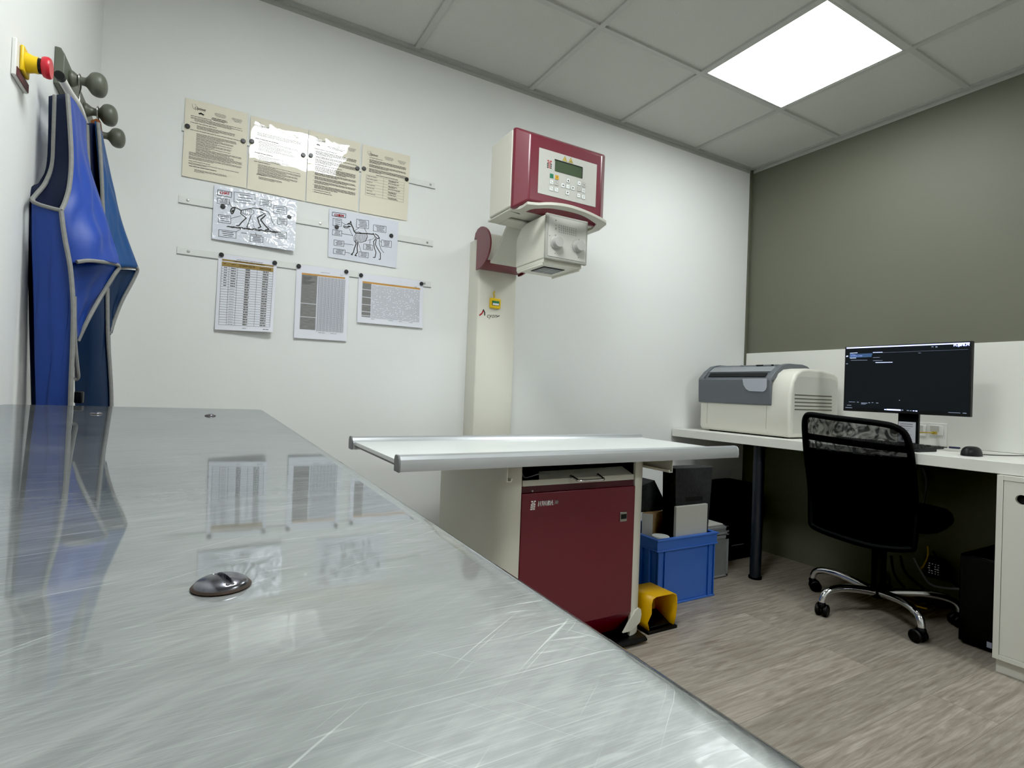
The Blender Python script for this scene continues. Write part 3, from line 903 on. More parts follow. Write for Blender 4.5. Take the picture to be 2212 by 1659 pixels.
letterhead(D, rng, y=.13)
for q in ((.165, .175), (.185, .17), (.205, .176)):
    D.bar('greyink', q[0] - .012, q[1] - .004, q[0] + .012, q[1] + .012)
D.words('greyink', .36, .165, .72, .007, rng); D.words('greyink', .40, .182, .68, .007, rng)
D.words('ink', .12, .235, .55, .007, rng)
v = .265
for n in (4, 2, 4, 1, 5, 3, 3, 3, 4, 1, 1):
    D.bar('ink', .115, v, .125, v + .007); v = para(D, rng, v, n, .14, .95, step=.0145, h=.0075) + .014
D.done()
D = Sheet('notice', 'laminated cream notice, rightmost of the top row, contact table in its lower half', 'notice', NG, [(783.6, 311.5), (886, 337.3), (879.2, 477), (776, 458)], 'beige')
letterhead(D, rng, y=.135)
D.words('ink', .15, .165, .42, .006, rng)
v = .195
for n in (4, 3, 4):
    D.bar('ink', .115, v, .125, v + .007); v = para(D, rng, v, n, .15, .93, step=.0145, h=.0075) + .016
D.words('ink', .30, .405, .76, .008, rng)
for k in range(8):
    D.line('ink', [(.10, .43 + k * .043), (.90, .43 + k * .043)], .0006)
for u in (.10, .46, .90):
    D.line('ink', [(u, .43), (u, .731)], .0007)
for k in range(7):
    D.words('ink', .12, .442 + k * .043, rng.uniform(.22, .38), .007, rng); D.words('ink', .56, .444 + k * .043, rng.uniform(.7, .83), .009, rng)
    if k % 2 == 0:
        D.words('ink', .58, .459 + k * .043, rng.uniform(.68, .8), .007, rng)
D.done()

# skeleton posters: drawn marks are measured in the zoomed crops (scale 7.373)
SG = 'laminated skeleton posters in the middle row'


def crop(ox, oy):
    return lambda pts: [(ox + a / 7.373, oy + b / 7.373) for a, b in pts]


def label_boxes(D, cr, boxes, rng, w=.0012):
    for bx in boxes:
        (x0, y0), (x1, y1) = bx[0], bx[1]; sk = (x1 - x0) * .13
        q = [(x0, y0), (x1, y0 + sk), (x1 - 4, y1 + sk), (x0 - 4, y1), (x0, y0)]
        D.pxline('ink', cr(q), w)
        n = bx[2]; hh = (y1 - y0) / (n + .7)
        for i in range(n):
            a = x0 + (x1 - x0) * rng.uniform(.14, .28); b = x1 - (x1 - x0) * rng.uniform(.12, .25); yy = y0 + hh * (i + .75)
            sl = .13
            D.pxline('ink', cr([(a, yy + (a - x0) * sl), (b, yy + (b - x0) * sl)]), .0016)


def poster_title(D, word, cr, x0, y0, x1, y1, boxpts):
    tl = Vector(cr([(x0, y0)])[0]); sl = .13
    fn = lambda a, b: D.pxat(*cr([(x0 + a, y1 - b + a * sl)])[0], .0008)
    put_text(D.mb('redink'), word, fn, 0, 0, (y1 - y0) / .72, 0, (x1 - x0), bold=4.0)
    D.pxline('ink', cr(boxpts), .0016)


D = Sheet('skeleton_poster', 'laminated white cat skeleton poster titled CHAT, crinkled and shiny', 'poster', SG, [(463, 398.8), (642, 433.4), (635, 544), (457.5, 516)], 'lampaper', off=.0052, curl=lambda u, v: .0135 * v * (.25 + .95 * u) + .0004 * math.sin(9 * v + 5 * u) * v)
cr = crop(370, 390)
poster_title(D, 'CHAT', cr, 778, 170, 925, 212, [(742, 148), (962, 188), (957, 270), (738, 232), (742, 148)])
label_boxes(D, cr, [((1000, 182), (1335, 340), 3), ((735, 278), (925, 365), 3), ((1415, 300), (1590, 395), 3), ((1630, 398), (1838, 520), 3), ((752, 542), (948, 665), 3), ((757, 785), (1032, 893), 3), ((1660, 815), (1830, 915), 3), ((1255, 885), (1458, 975), 3), ((1690, 600), (1840, 700), 3)], rng)
for pts, w in (([(925, 345), (957, 425)], .0012), ([(950, 605), (1110, 565)], .0012), ([(1032, 822), (1110, 778)], .0012), ([(1340, 838), (1355, 900)], .0012), ([(1655, 830), (1530, 730)], .0012), ([(1280, 600), (1320, 760)], .0010),
               ([(955, 520), (945, 490), (955, 455), (975, 435), (1005, 432), (1012, 455), (998, 490), (985, 520), (965, 535), (955, 520)], .0032), ([(965, 500), (985, 470), (975, 510)], .003), ([(985, 440), (1020, 430)], .004),
               ([(1010, 432), (1060, 448), (1115, 482)], .0030), ([(1110, 480), (1105, 530), (1150, 570), (1195, 600)], .0024),
               ([(1120, 480), (1180, 460), (1260, 455), (1310, 480), (1320, 520), (1280, 550), (1200, 552), (1130, 520), (1120, 480)], .0012),
               ([(1150, 470), (1145, 530)], .0010), ([(1180, 462), (1175, 545)], .0010), ([(1210, 458), (1208, 550)], .0010), ([(1240, 457), (1240, 550)], .0010), ([(1270, 460), (1270, 548)], .0010),
               ([(1120, 475), (1300, 440), (1420, 455), (1470, 480)], .0022), ([(1405, 450), (1450, 472)], .005),
               ([(1470, 480), (1540, 500), (1580, 570), (1600, 650), (1640, 720)], .0016),
               ([(1195, 600), (1120, 670), (1075, 725), (1035, 720)], .0030), ([(1270, 560), (1240, 650), (1200, 750), (1215, 748)], .0022),
               ([(1470, 540), (1370, 595), (1395, 680), (1425, 745), (1380, 765)], .0032), ([(1500, 560), (1420, 630), (1480, 710), (1550, 785), (1490, 800)], .0036),
               ([(1420, 500), (1500, 540)], .002)):
    D.pxline('ink', cr(pts), w)
r2 = random.Random(9)
for k in range(46):
    t = k / 45; x = lerp(885, 1650, t); y = lerp(738, 828, t) + r2.uniform(-12, 12)
    D.pxline('ink', cr([(x, y), (x + r2.uniform(30, 70), y + r2.uniform(0, 14))]), r2.uniform(.0012, .003))
D.pxline('greyink', cr([(1115, 838), (1200, 850)]), .002); D.pxline('greyink', cr([(1250, 858), (1440, 888)]), .002)
D.done()

D = Sheet('skeleton_poster', 'laminated white dog skeleton poster titled CHIEN, flat and matt', 'poster', SG, [(711.7, 450.3), (861, 479.5), (856, 579.2), (708.3, 554.8)], 'flatlam', off=.0052)
cr = crop(650, 430)
poster_title(D, 'CHIEN', cr, 536, 230, 680, 268, [(502, 207), (716, 238), (711, 300), (498, 268), (502, 207)])
label_boxes(D, cr, [((512, 305), (648, 418), 3), ((886, 320), (1080, 450), 5), ((1156, 410), (1358, 510), 4), ((504, 488), (652, 570), 3), ((528, 650), (686, 735), 3), ((520, 788), (704, 865), 3), ((1000, 715), (1145, 800), 4), ((926, 838), (1075, 918), 3), ((1285, 652), (1442, 752), 4)], rng)
for pts, w in (([(648, 370), (708, 405)], .0012), ([(652, 550), (820, 580)], .0012), ([(686, 710), (838, 733)], .0012), ([(704, 847), (785, 862)], .0012), ([(960, 840), (915, 705)], .0012), ([(1095, 720), (1105, 640)], .0012), ([(1282, 690), (1255, 660)], .0012), ([(930, 455), (860, 500)], .0012), ([(1010, 462), (1045, 535)], .0012),
               ([(675, 430), (700, 415), (735, 405), (760, 385), (790, 380), (812, 400), (805, 430), (770, 445), (745, 462), (715, 465), (685, 452), (675, 430)], .0016), ([(690, 440), (740, 445), (770, 430)], .003), ([(740, 400), (770, 395), (800, 405)], .0035), ([(785, 380), (790, 352), (805, 380)], .0025), ([(750, 430), (785, 435)], .003),
               ([(805, 410), (830, 460), (845, 510), (870, 540)], .0036), ([(770, 470), (800, 540), (835, 600)], .0012), ([(845, 500), (900, 530)], .0012),
               ([(870, 540), (960, 548), (1050, 550), (1150, 560)], .0036), ([(905, 520), (960, 540)], .0015),
               ([(880, 545), (855, 590), (860, 640), (900, 680), (960, 690), (1030, 670), (1060, 600), (1050, 555)], .0016),
               ([(1150, 545), (1180, 600), (1215, 630), (1250, 625), (1225, 580), (1180, 555)], .0028), ([(1225, 580), (1250, 640), (1250, 720), (1275, 800), (1320, 855)], .0016),
               ([(860, 660), (880, 710), (850, 790), (835, 850), (800, 885), (825, 885)], .0030), ([(905, 690), (895, 780), (900, 850), (860, 900), (890, 905)], .0030),
               ([(1190, 630), (1155, 680), (1170, 780), (1195, 850), (1180, 930), (1150, 930)], .0026), ([(1200, 640), (1185, 720), (1220, 790), (1265, 860), (1265, 960), (1240, 960)], .0026), ([(1250, 640), (1250, 700)], .0014),
               ([(835, 610), (850, 680), (915, 700)], .0012), ([(1060, 660), (1140, 640), (1180, 600)], .0009)):
    D.pxline('ink', cr(pts), w)
for k in range(10):
    x = 885 + k * 17
    D.pxline('ink', cr([(x, 560), (x - 12 + k * 1.5, 620), (x + 5, 678 - abs(k - 4) * 3)]), .0011)
D.done()

TG = 'printed table sheets in the lowest row'
D = Sheet('table_sheet', 'white sheet with an ochre headed ruled table, left of the lowest row', 'printed sheet', TG, [(472.4, 547.8), (599.2, 564.8), (587.7, 718.7), (463.6, 712)], 'paper', off=.0045, curl=lambda u, v: .034 * max(0, v - .25) ** 2 * (.35 + u))
D.words('greyink', .30, .045, .75, .006, rng)
D.bar('gold', .06, .062, .94, .085); D.bar('gold', .06, .098, .94, .155)
D.words('whiteink', .25, .070, .78, .006, rng); D.words('whiteink', .09, .118, .14, .006, rng); D.words('whiteink', .22, .118, .29, .006, rng)
for k in range(2):
    D.words('whiteink', .35, .112 + k * .014, .62, .005, rng); D.words('whiteink', .70, .118 + k * .013, .90, .005, rng)
for k in range(24):
    D.line('ink', [(.06, .155 + k * .0338), (.94, .155 + k * .0338)], .0008)
for u in (.06, .185, .325, .66, .94):
    D.line('ink', [(u, .155), (u, .932)], .0008)
for k in range(23):
    vv = .166 + k * .0338
    D.words('greyink', .46, vv - .006, .54, .020, rng); D.words('greyink', .76, vv - .004, .86, .018, rng)
    if k < 8:
        D.words('ink', .10, vv, .15, .010, rng); D.words('ink', .215, vv, .30, .011, rng)
    else:
        D.words('greyink', .21, vv + .008, .29, .005, rng)
D.words('greyink', .46, .962, .53, .006, rng); D.words('ink', .82, .962, .92, .007, rng)
D.done()
D = Sheet('table_sheet', 'white portrait sheet with grey column and orange top band, middle of the lowest row', 'printed sheet', TG, [(641, 571), (755, 584.3), (747.6, 737.2), (634.2, 729.8)], 'paper', off=.0045, curl=lambda u, v: .012 * max(0, v - .3) ** 2)
D.words('greyink', .45, .07, .62, .004, rng); D.line('ink', [(.835, .066), (.83, .085), (.85, .09), (.87, .082), (.866, .066)], .0008)
D.bar('orange', .10, .105, .92, .128)
D.bar('tablegrey', .10, .128, .39, .515); D.bar('tablegrey', .10, .523, .39, .70); D.bar('tablegrey', .10, .708, .39, .875)
r2 = random.Random(5)
for k in range(44):
    vv = .135 + k * .0166
    if abs(vv - .519) > .01 and abs(vv - .704) > .01:
        D.words('greyink', .12, vv, r2.uniform(.22, .37), .005, r2)
for k in range(16):
    u = .415 + k * .0327
    D.line('bluetint', [(u, .135), (u, .895)], .0013 if k % 2 == 0 else .0007)
    for q in range(58):
        D.bar('greyink', u + .008, .140 + q * .0129, u + .022, .1455 + q * .0129)
for q in range(0, 58, 1):
    D.line('bluetint', [(.40, .147 + q * .0129), (.92, .147 + q * .0129)], .0003)
D.words('greyink', .45, .905, .58, .005, rng); D.words('greyink', .68, .905, .80, .005, rng); D.done()
D = Sheet('table_sheet', 'white landscape sheet with orange top band, right of the lowest row', 'printed sheet', TG, [(775.2, 589.5), (914.6, 607.4), (911.7, 708.9), (770.7, 696.2)], 'paper', off=.0045, curl=lambda u, v: .014 * max(0, v - .3) ** 2)
D.words('greyink', .47, .155, .57, .006, rng); D.line('ink', [(.865, .135), (.86, .155), (.89, .155), (.893, .138), (.875, .135)], .0009)
D.bar('orange', .06, .155, .95, .193)
for a, b_ in ((.193, .315), (.327, .47), (.482, .62), (.632, .765), (.777, .845), (.857, .88)):
    D.bar('tablegrey', .06, a, .19, b_)
    q = a + .012
    while q < b_ - .012:
        D.words('greyink', .075, q, .175, .007, rng); q += .019
for k in range(34):
    D.line('bluetint', [(.20 + k * .0225, .21), (.20 + k * .0225, .885)], .0003)
for q in range(27):
    D.line('bluetint', [(.195, .215 + q * .0252), (.95, .215 + q * .0252)], .0003)
    for k in range(33):
        if r2.random() < .8:
            D.bar('greyink', .206 + k * .0225, .221 + q * .0252, .218 + k * .0225, .2285 + q * .0252)
for a, b_ in ((.2, .25), (.46, .53), (.62, .67), (.78, .84)):
    D.words('greyink', a, .905, b_, .007, rng)
D.done()

MG = 'small round black magnets on the metal strips'
mags = [((405, 273), 'left edge of the leftmost cream notice'), ((525.5, 305), 'right edge of the leftmost cream notice'),
        ((544, 305.5), 'left edge of the second cream notice'), ((655, 335), 'right edge of the second cream notice'),
        ((671.5, 336), 'left edge of the third cream notice'), ((772, 364), 'right edge of the third cream notice'),
        ((786, 364.3), 'left edge of the rightmost cream notice'), ((878.3, 387.5), 'right edge of the rightmost cream notice'),
        ((481.5, 446.5), 'left side of the cat skeleton poster'), ((624.5, 469.5), 'right side of the cat skeleton poster'),
        ((727.3, 490.5), 'left side of the dog skeleton poster'), ((845, 509.3), 'right side of the dog skeleton poster'),
        ((478.3, 550.5), 'top left corner of the ochre headed sheet'), ((593.5, 568), 'top right corner of the ochre headed sheet'),
        ((645.2, 575), 'top left corner of the portrait grey column sheet'), ((748, 587), 'top right corner of the portrait grey column sheet'),
        ((779.8, 594.7), 'top left corner of the landscape table sheet'), ((910.2, 613), 'top right corner of the landscape table sheet')]
m0 = None
for (px, py), w in mags:
    p = wall_pt(px, py, .0062)
    if m0 is None:
        m0 = MB().lathe([(.0082, -.0008), (.0086, .0006), (.0086, .0042), (.0074, .0056), (.0, .0058)], (0, 0, 0), (0, -1, 0), 24).build('magnet', 'magnet', loc=(0, 0, 0))
        o = m0
    else:
        o = m0.copy(); COL.objects.link(o)
    o.location = p
    tag(o, 'black round magnet at the ' + w, 'magnet', MG)

# ------------------------------------------------------------------ x-ray machine (base, table, column, arm, head)
xr = thing('xray_machine', 'burgundy and cream veterinary x-ray machine with white table and wall column', 'x-ray machine', (1.206, 1.85, 0))
# column
colm = MB()
cf, cb = 2.255, YB - .001
ztop = 1.665
prof = [(1.078, cb), (1.078, cf + .018), (1.083, cf + .006), (1.094, cf), (1.272, cf), (1.283, cf + .006), (1.288, cf + .018), (1.288, cb)]
colm.prism([(x, y, .0) for x, y in prof], (0, 0, ztop))
colm.build('column', 'cream', xr, bevel=.002)
mk = MB()
pc = lambda px, py: AY(px, py, cf - .0006)
mk.mat(0)
mk.strip([pc(1036, 681), pc(1041, 677), pc(1044, 671)], .007, NB)
mk.mat(1)
mk.strip([pc(1044, 669), pc(1047, 675), pc(1047, 681)], .006, NB)
put_text(mk, 'cyon', lambda x, y: AY(1052 + x, 686 - y + x * .03, cf - .0006), 0, 0, 14, .3, 22)
mk.strip([pc(1074, 684), pc(1079, 682)], .004, NB)
mk.build('logo', ['redink', 'ink'], xr, smooth=False)
# carriage: half cylinder between two round end plates
cz = H + .642; cr_ = .097


def dshape(x, r, yb, yf):
    pts = []
    for i in range(25):
        a = PI / 2 - PI * i / 24
        pts.append((x, yb - (yb - yf) * math.cos(a), cz + r * math.sin(a)))
    return pts


for x0, x1 in ((1.062, 1.070), (1.286, 1.294)):
    MB().prism([(x0, cf + .028, cz + .050), (x0, cf + .018, cz + .078), (x0, cf - .006, cz + .093)] + dshape(x0, cr_, cf - .020, cf - .14)[1:] + [(x0, cf - .001, cz - cr_), (x0, cf - .001, cz + .050)], (x1 - x0, 0, 0)).build('end_disc', 'red', xr, bevel=.0015)
MB().box(1.071, 1.285, cf - .05, cf - .001, cz - .07, cz + .07).build('carriage', 'cream', xr, bevel=.003)
bp_ = [(1.071, p[1], p[2]) for p in dshape(1.071, .090, cf - .002, cf - .128) if p[2] < cz - .055]
MB().prism(bp_ + [(1.071, cf - .002, cz - .066), (1.071, cf - .05, cz - .060)][:1], (.214, 0, 0)).build('lower_band', 'red', xr)
# arm from the carriage up to the head
arm = MB()
arm.prism([(1.082, 2.150, H + .560), (1.082, 2.118, H + .572), (1.082, 1.985, H + .702), (1.082, 1.97, H + .702), (1.082, 1.97, H + .716), (1.082, 1.992, H + .716), (1.082, 2.128, H + .582), (1.082, 2.152, H + .572)], (.19, 0, 0))
arm.build('arm', 'cream2', xr, bevel=.004)
# head
hx0, hx1 = .980, 1.416
MB().box(hx0 - .002, hx1 - .004, 1.792, 1.968, H + .694, H + .992).build('head_housing', 'cream', xr, bevel=.006)
bz = MB()
rim = [(hx0, H + .688), (hx1, H + .688), (hx1, H + .996), (hx0, H + .996)]
fr = [(1.026, H + .716), (1.366, H + .716), (1.366, H + .966), (1.026, H + .966)]
bz.loft([[(x, 1.797, z) for x, z in rim], [(x, 1.780, z) for x, z in rim], [(x, 1.7365, z) for x, z in fr]])
bz.build('bezel', 'red', xr, bevel=.006, seg=3)
YP = 1.7362
tl = AY(1165, 318.5, YP); br_ = AY(1286, 448, YP)
px0, px1, pz0, pz1 = tl.x, br_.x, br_.z, tl.z
cp = MB().box(px0, px1, YP - .0012, YP + .001, pz0, pz1).build('control_panel', 'plate', xr, bevel=.0006)
zc = lambda a, b: AY(1140 + a / 10.367, 300 + b / 10.367, YP - .0014)
a = zc(612, 480); b = zc(1205, 885)
MB().box(a.x, b.x, YP - .0030, YP - .001, b.z, a.z).build('lcd_screen', 'lcd', cp, bevel=.0005)
bt = MB()
bt.box(a.x - .002, b.x + .002, YP - .0036, YP - .001, a.z, a.z + .004).box(b.x, b.x + .0028, YP - .0036, YP - .001, b.z, a.z)
bt.build('lcd_rim', 'black', cp, smooth=False)
keys = [(535, 830, 'green'), (652, 866, 'yellowkey'), (530, 968, 'white_lam'), (645, 1000, 'plate'), (522, 1110, 'white_lam'), (640, 1140, 'white_lam'), (905, 935, 'white_lam'), (785, 1042, 'white_lam'), (897, 1070, 'white_lam'), (1010, 1100, 'white_lam'), (890, 1208, 'white_lam'), (1150, 995, 'white_lam'), (1255, 1030, 'plate'), (1145, 1130, 'plate'), (1250, 1160, 'white_lam'), (1138, 1270, 'white_lam'), (1245, 1302, 'white_lam')]
sym = ['o', 'w', 'x', 'd', 'p', 'p', 'up', 'left', 'ret', 'right', 'down', 'bar', 'cross', 'lines', 'box', 'star', 'vee']
for (kx, ky, km), sy in zip(keys, sym):
    c = zc(kx, ky); s = .0083
    o = MB().box(c.x - s, c.x + s, YP - .0026, YP - .001, c.z - s, c.z + s).build('key', km, cp, bevel=.0014, seg=3)
    o['label'] = {'green': 'green key', 'yellowkey': 'amber key'}.get(km, 'white key')
    rb = MB(); y_ = YP - .0027
    w = .0007
    q = [(c.x - s, y_, c.z - s), (c.x + s, y_, c.z - s), (c.x + s, y_, c.z + s), (c.x - s, y_, c.z + s), (c.x - s, y_, c.z - s)]
    if km != 'green':
        rb.mat(1).strip(q, w, NB).mat(0)
    t_ = .0042
    L = lambda pts, ww=.0012: rb.strip([(c.x + x * t_, y_ - .0002, c.z + z * t_) for x, z in pts], ww, NB)
    tri = {'up': [(-1, -.8), (1, -.8), (0, 1)], 'down': [(-1, .8), (1, .8), (0, -1)], 'left': [(.8, -1), (.8, 1), (-1, 0)], 'right': [(-.8, -1), (-.8, 1), (1, 0)]}
    if sy in tri:
        rb.add([(c.x + x * t_, y_ - .0002, c.z + z * t_) for x, z in tri[sy]], [(0, 1, 2)])
    elif sy == 'w':
        L([(-.8, 1), (.8, 1)]); L([(-.6, .3), (.6, .3)]); L([(0, .2), (-.7, -1.1)]); L([(0, .2), (.7, -1.1)]); L([(0, 1), (0, -.4)])
    elif sy == 'o':
        L([(-.5, -.5), (.5, -.5), (.5, .5), (-.5, .5), (-.5, -.5)], .0005)
    elif sy == 'x':
        L([(-1, 1), (.9, -.9)]); L([(.4, -1), (.9, -.9)])
    elif sy in ('d', 'p'):
        L([(-.7, -.7), (.5, -.7), (.8, 0), (.3, .6), (-.5, .3)], .0008); L([(-1, .9), (-.4, 1)], .0016)
    elif sy == 'ret':
        L([(.7, .5), (.7, -.3), (-.7, -.3)], .0008)
    elif sy == 'bar':
        L([(-.7, 0), (.7, 0)], .002)
    elif sy == 'cross':
        L([(-.8, .8), (.8, -.8)], .0008); L([(-.8, -.8), (.8, .8)], .0008); L([(0, 1), (0, -1)], .0006)
    elif sy == 'lines':
        for z in (-.6, 0, .6): L([(-.7, z), (.7, z)], .0006)
    elif sy == 'box':
        L([(-.7, -.6), (.7, -.6), (.7, .6), (-.7, .6), (-.7, -.6)], .0011)
    elif sy == 'star':
        L([(-.4, 0), (.4, 0)], .002)
    elif sy == 'vee':
        L([(-.7, .2), (0, -.9), (.7, .6)], .0009); L([(.2, .9), (.5, .7)], .0018)
    rb.build('key_symbol', ['ink', 'greyink'], cp, smooth=False)
tr = MB()
for k, (x0, y0, x1, y1, xa, ya) in enumerate(((782, 488, 880, 512, 835, 388), (915, 525, 1012, 550, 968, 428))):
    a, b, c = zc(x0, y0), zc(x1, y1), zc(xa, ya)
    zb = (a.z + b.z) / 2; xm = (a.x + b.x) / 2
    pts = [Vector((a.x, YP - .0015, zb)), Vector((b.x, YP - .0015, zb)), Vector((xm, YP - .0015, c.z))]
    tr.mat(1).add(pts, [(0, 1, 2)])
    tr.mat(0).strip(pts + [pts[0]], .0012, NB)
    m_ = Vector((xm, YP - .0018, zb + .005))
    if k == 0:
        tr.strip([m_ + Vector((0, 0, .006)), m_ + Vector((0, 0, -.002))], .0016, NB)
    else:
        for q in range(3):
            an = PI / 2 + q * 2 * PI / 3
            tr.add([m_, m_ + Vector((math.cos(an - .5), 0, math.sin(an - .5))) * .005, m_ + Vector((math.cos(an + .5), 0, math.sin(an + .5))) * .005], [(0, 1, 2)])
tr.build('warning_triangles', ['ink', 'triyellow'], cp, smooth=False)


def emblem(mb, fn, k_main, k_sq):
    """stacked squares with a T shape between, in a 10 x 14 box"""
    R_ = lambda x0, y0, x1, y1: mb.quad(fn(x0, y0), fn(x1, y0), fn(x1, y1), fn(x0, y1))
    mb.mat(k_main)
    R_(0, 12, 4, 14); R_(6, 12, 10, 14); R_(2.9, 10.4, 4.3, 11.6); R_(5.7, 10.4, 7.1, 11.6)
    R_(3.6, 0, 4.6, 9.6); R_(5.3, 0, 6.3, 9.6); R_(1, 9.6, 4.6, 10.6); R_(5.4, 9.6, 9, 10.6)
    mb.mat(k_sq)
    for y in (0, 3.4, 6.6):
        R_(0, y, 2.9, y + 2.4); R_(7.1, y, 10, y + 2.4)


a = zc(432, 640); b = zc(560, 470)
em = MB(); emblem(em, lambda x, y: (a.x + x / 10 * .0205, YP - .0016, a.z - .001 + y / 14 * .0305), 0, 1)
em.build('emblem', ['redink', 'ink'], cp, smooth=False)
# handle tray under the head
tz = H + .684
tp = lambda px, py: AZ(px, py, tz)
outer = [tp(1125.6, 451.3), tp(1139, 441.5)] + smooth_poly([tp(1163, 444.0), tp(1192, 443), tp(1233, 449), tp(1274, 463.6), tp(1303, 478)], 5) + [tp(1312, 484)]
inner = [tp(1288.5, 485), tp(1262, 468), tp(1233, 458.4), tp(1192, 450.8), tp(1160, 451), tp(1145, 453.3), tp(1123.6, 464)]
tray = MB()
yb_ = 1.985; xr_ = 1.418; xl_ = .984
right_pts = [Vector((xr_, 1.81, tz)), Vector((xr_, yb_, tz))]
lpts = [Vector((xl_, yb_, tz)), Vector((xl_ - .002, 1.81, tz))]
ic = Vector((1.06, 1.81, tz)); icr = Vector((1.36, 1.81, tz))
ring_o = outer; ring_i = smooth_poly(inner[::-1], 4)
# front bar as a band between inner and outer arcs
n = 28


def resamp(pts, n):
    L = [0]
    for p, q in zip(pts, pts[1:]):
        L.append(L[-1] + (q - p).length)
    o = []
    for i in range(n + 1):
        s = L[-1] * i / n; k = 0
        while k < len(L) - 2 and L[k + 1] < s: k += 1
        o.append(pts[k].lerp(pts[k + 1], (s - L[k]) / max(1e-9, L[k + 1] - L[k])))
    return o


ro = resamp([Vector((xl_ - .002, 1.81, tz))] + ring_o + [Vector((xr_, 1.81, tz))], n)
ri = resamp([Vector((1.03, 1.812, tz))] + ring_i + [Vector((1.385, 1.812, tz))], n)
up_ = Vector((0, 0, .007)); lip = Vector((0, 0, .0))
rings = []
for p, q in zip(ro, ri):
    rings.append([p, p + Vector((0, 0, .011)), p.lerp(q, .12) + Vector((0, 0, .011)), p.lerp(q, .14) + up_, q + up_, q])
tray.loft(rings)
tray.box(xl_ - .002, 1.03, 1.812, yb_, tz + .0008, tz + .0075).box(1.385, xr_, 1.812, yb_, tz + .0008, tz + .0075).box(1.03, 1.385, 1.90, yb_, tz, tz + .007)
tray.build('handle_tray', 'cream2', xr, bevel=.001)
# collimator
kx0, kx1, ky0, ky1 = 1.104, 1.290, 1.722, 1.955
kz0, kz1 = H + .508, H + .676
cl = MB().prism([(kx0, ky0 + .012, kz0), (kx0, ky1, kz0), (kx0, ky1, kz1 - .05), (kx0, ky1 - .035, kz1 - .012), (kx0, ky1 - .07, kz1), (kx0, ky0 + .012, kz1)], (kx1 - kx0, 0, 0)).build('collimator', 'cream', xr, bevel=.005, seg=3)
MB().box(1.17, 1.225, 1.80, 1.90, kz1 - .002, tz + .004).build('collimator_mount', 'black', xr, bevel=.002)
MB().box(kx0 - .004, kx1 + .006, ky0, ky0 + .013, kz0 - .004, kz1 + .002).build('front_frame', 'framegrey', cl, bevel=.003)
MB().box(kx0 + .006, kx1 - .003, ky0 - .0016, ky0 + .001, kz0 + .006, kz1 - .008).build('scale_plate', 'plate', cl, bevel=.0008)
kc = lambda a_, b_: AY(1100 + a_ / 9.76, 440 + b_ / 9.76, ky0 - .0019)
pr = MB(); r3 = random.Random(4)
for q in range(9):
    for s_ in range(4):
        c = kc(1055 + q * 44, 455 + s_ * 47 + q * 10)
        pr.box(c.x - .0016, c.x + .0016, ky0 - .0020, ky0 - .0015, c.z - .0013, c.z + .0013)
    c0 = kc(1050 + q * 44, 440 + q * 11); c1 = kc(1050 + q * 44, 590 + q * 11)
    pr.strip([c0, c1], .0006, NB)
for (x_, y_, w_, h_) in ((985, 350, .004, .0035), (985, 455, .002, .003), (985, 520, .005, .0025), (985, 545, .005, .0015), (855, 670, .003, .003), (965, 1045, .0025, .0025), (1460, 1137, .0025, .0025), (975, 665, .003, .004), (1470, 760, .003, .003)):
    c = kc(x_, y_); pr.box(c.x - w_ * .6, c.x + w_ * .6, ky0 - .0020, ky0 - .0015, c.z - h_ * .6, c.z + h_ * .6)
for (x_, y_), rng_ in (((985, 830), (-150, 20)), ((1440, 910), (100, 290))):
    c = kc(x_, y_)
    for q in range(16):
        an = math.radians(lerp(rng_[0], rng_[1], q / 15))
        d_ = Vector((math.cos(an), 0, math.sin(an)))
        pr.strip([c + d_ * .0265, c + d_ * .0300], .0011, NB)
pr.build('dial_markings', 'greyink', cl, smooth=False)
for (x_, y_) in ((985, 830), (1440, 910)):
    c = kc(x_, y_)
    k_ = MB().lathe([(.0245, .0), (.0245, .004), (.021, .006), (.0205, .022), (.019, .026), (.0, .0262)], c + Vector((0, .0012, 0)), (0, -1, 0), 36).build('knob', 'knobgrey', cl)
MB().box(kx0 + .002, kx1 - .004, ky0 + .02, ky1 - .004, kz0 - .016, kz0).build('accessory_plate', 'cream', cl, bevel=.002)
for x in (kx0 + .002, kx1 - .012):
    MB().box(x, x + .008, ky0 + .03, ky1 - .01, kz0 - .024, kz0 - .015).build('accessory_rail', 'cream', cl, bevel=.002)
wx, wy = 1.192, 1.845
MB().box(wx - .050, wx + .050, wy - .050, wy + .050, kz0 - .0185, kz0 - .0160).build('window_frame', 'black', cl, bevel=.0005)
wn = MB().box(wx - .043, wx + .043, wy - .040, wy + .043, kz0 - .0192, kz0 - .0175).build('window_glass', 'cap', cl, smooth=False)
MB().box(wx - .001, wx + .001, wy - .04, wy + .043, kz0 - .0196, kz0 - .019).box(wx - .043, wx + .043, wy - .001, wy + .002, kz0 - .0196, kz0 - .019).build('cross_lines', 'plate', cl, smooth=False)
# tabletop with two rails
TX0, TX1 = .486, 1.924
TT = H - .199
MB().box(TX0 + .004, TX1 - .004, 1.515, 2.05, TT - .030, TT - .017).build('tabletop', 'white_lam', xr, bevel=.001)


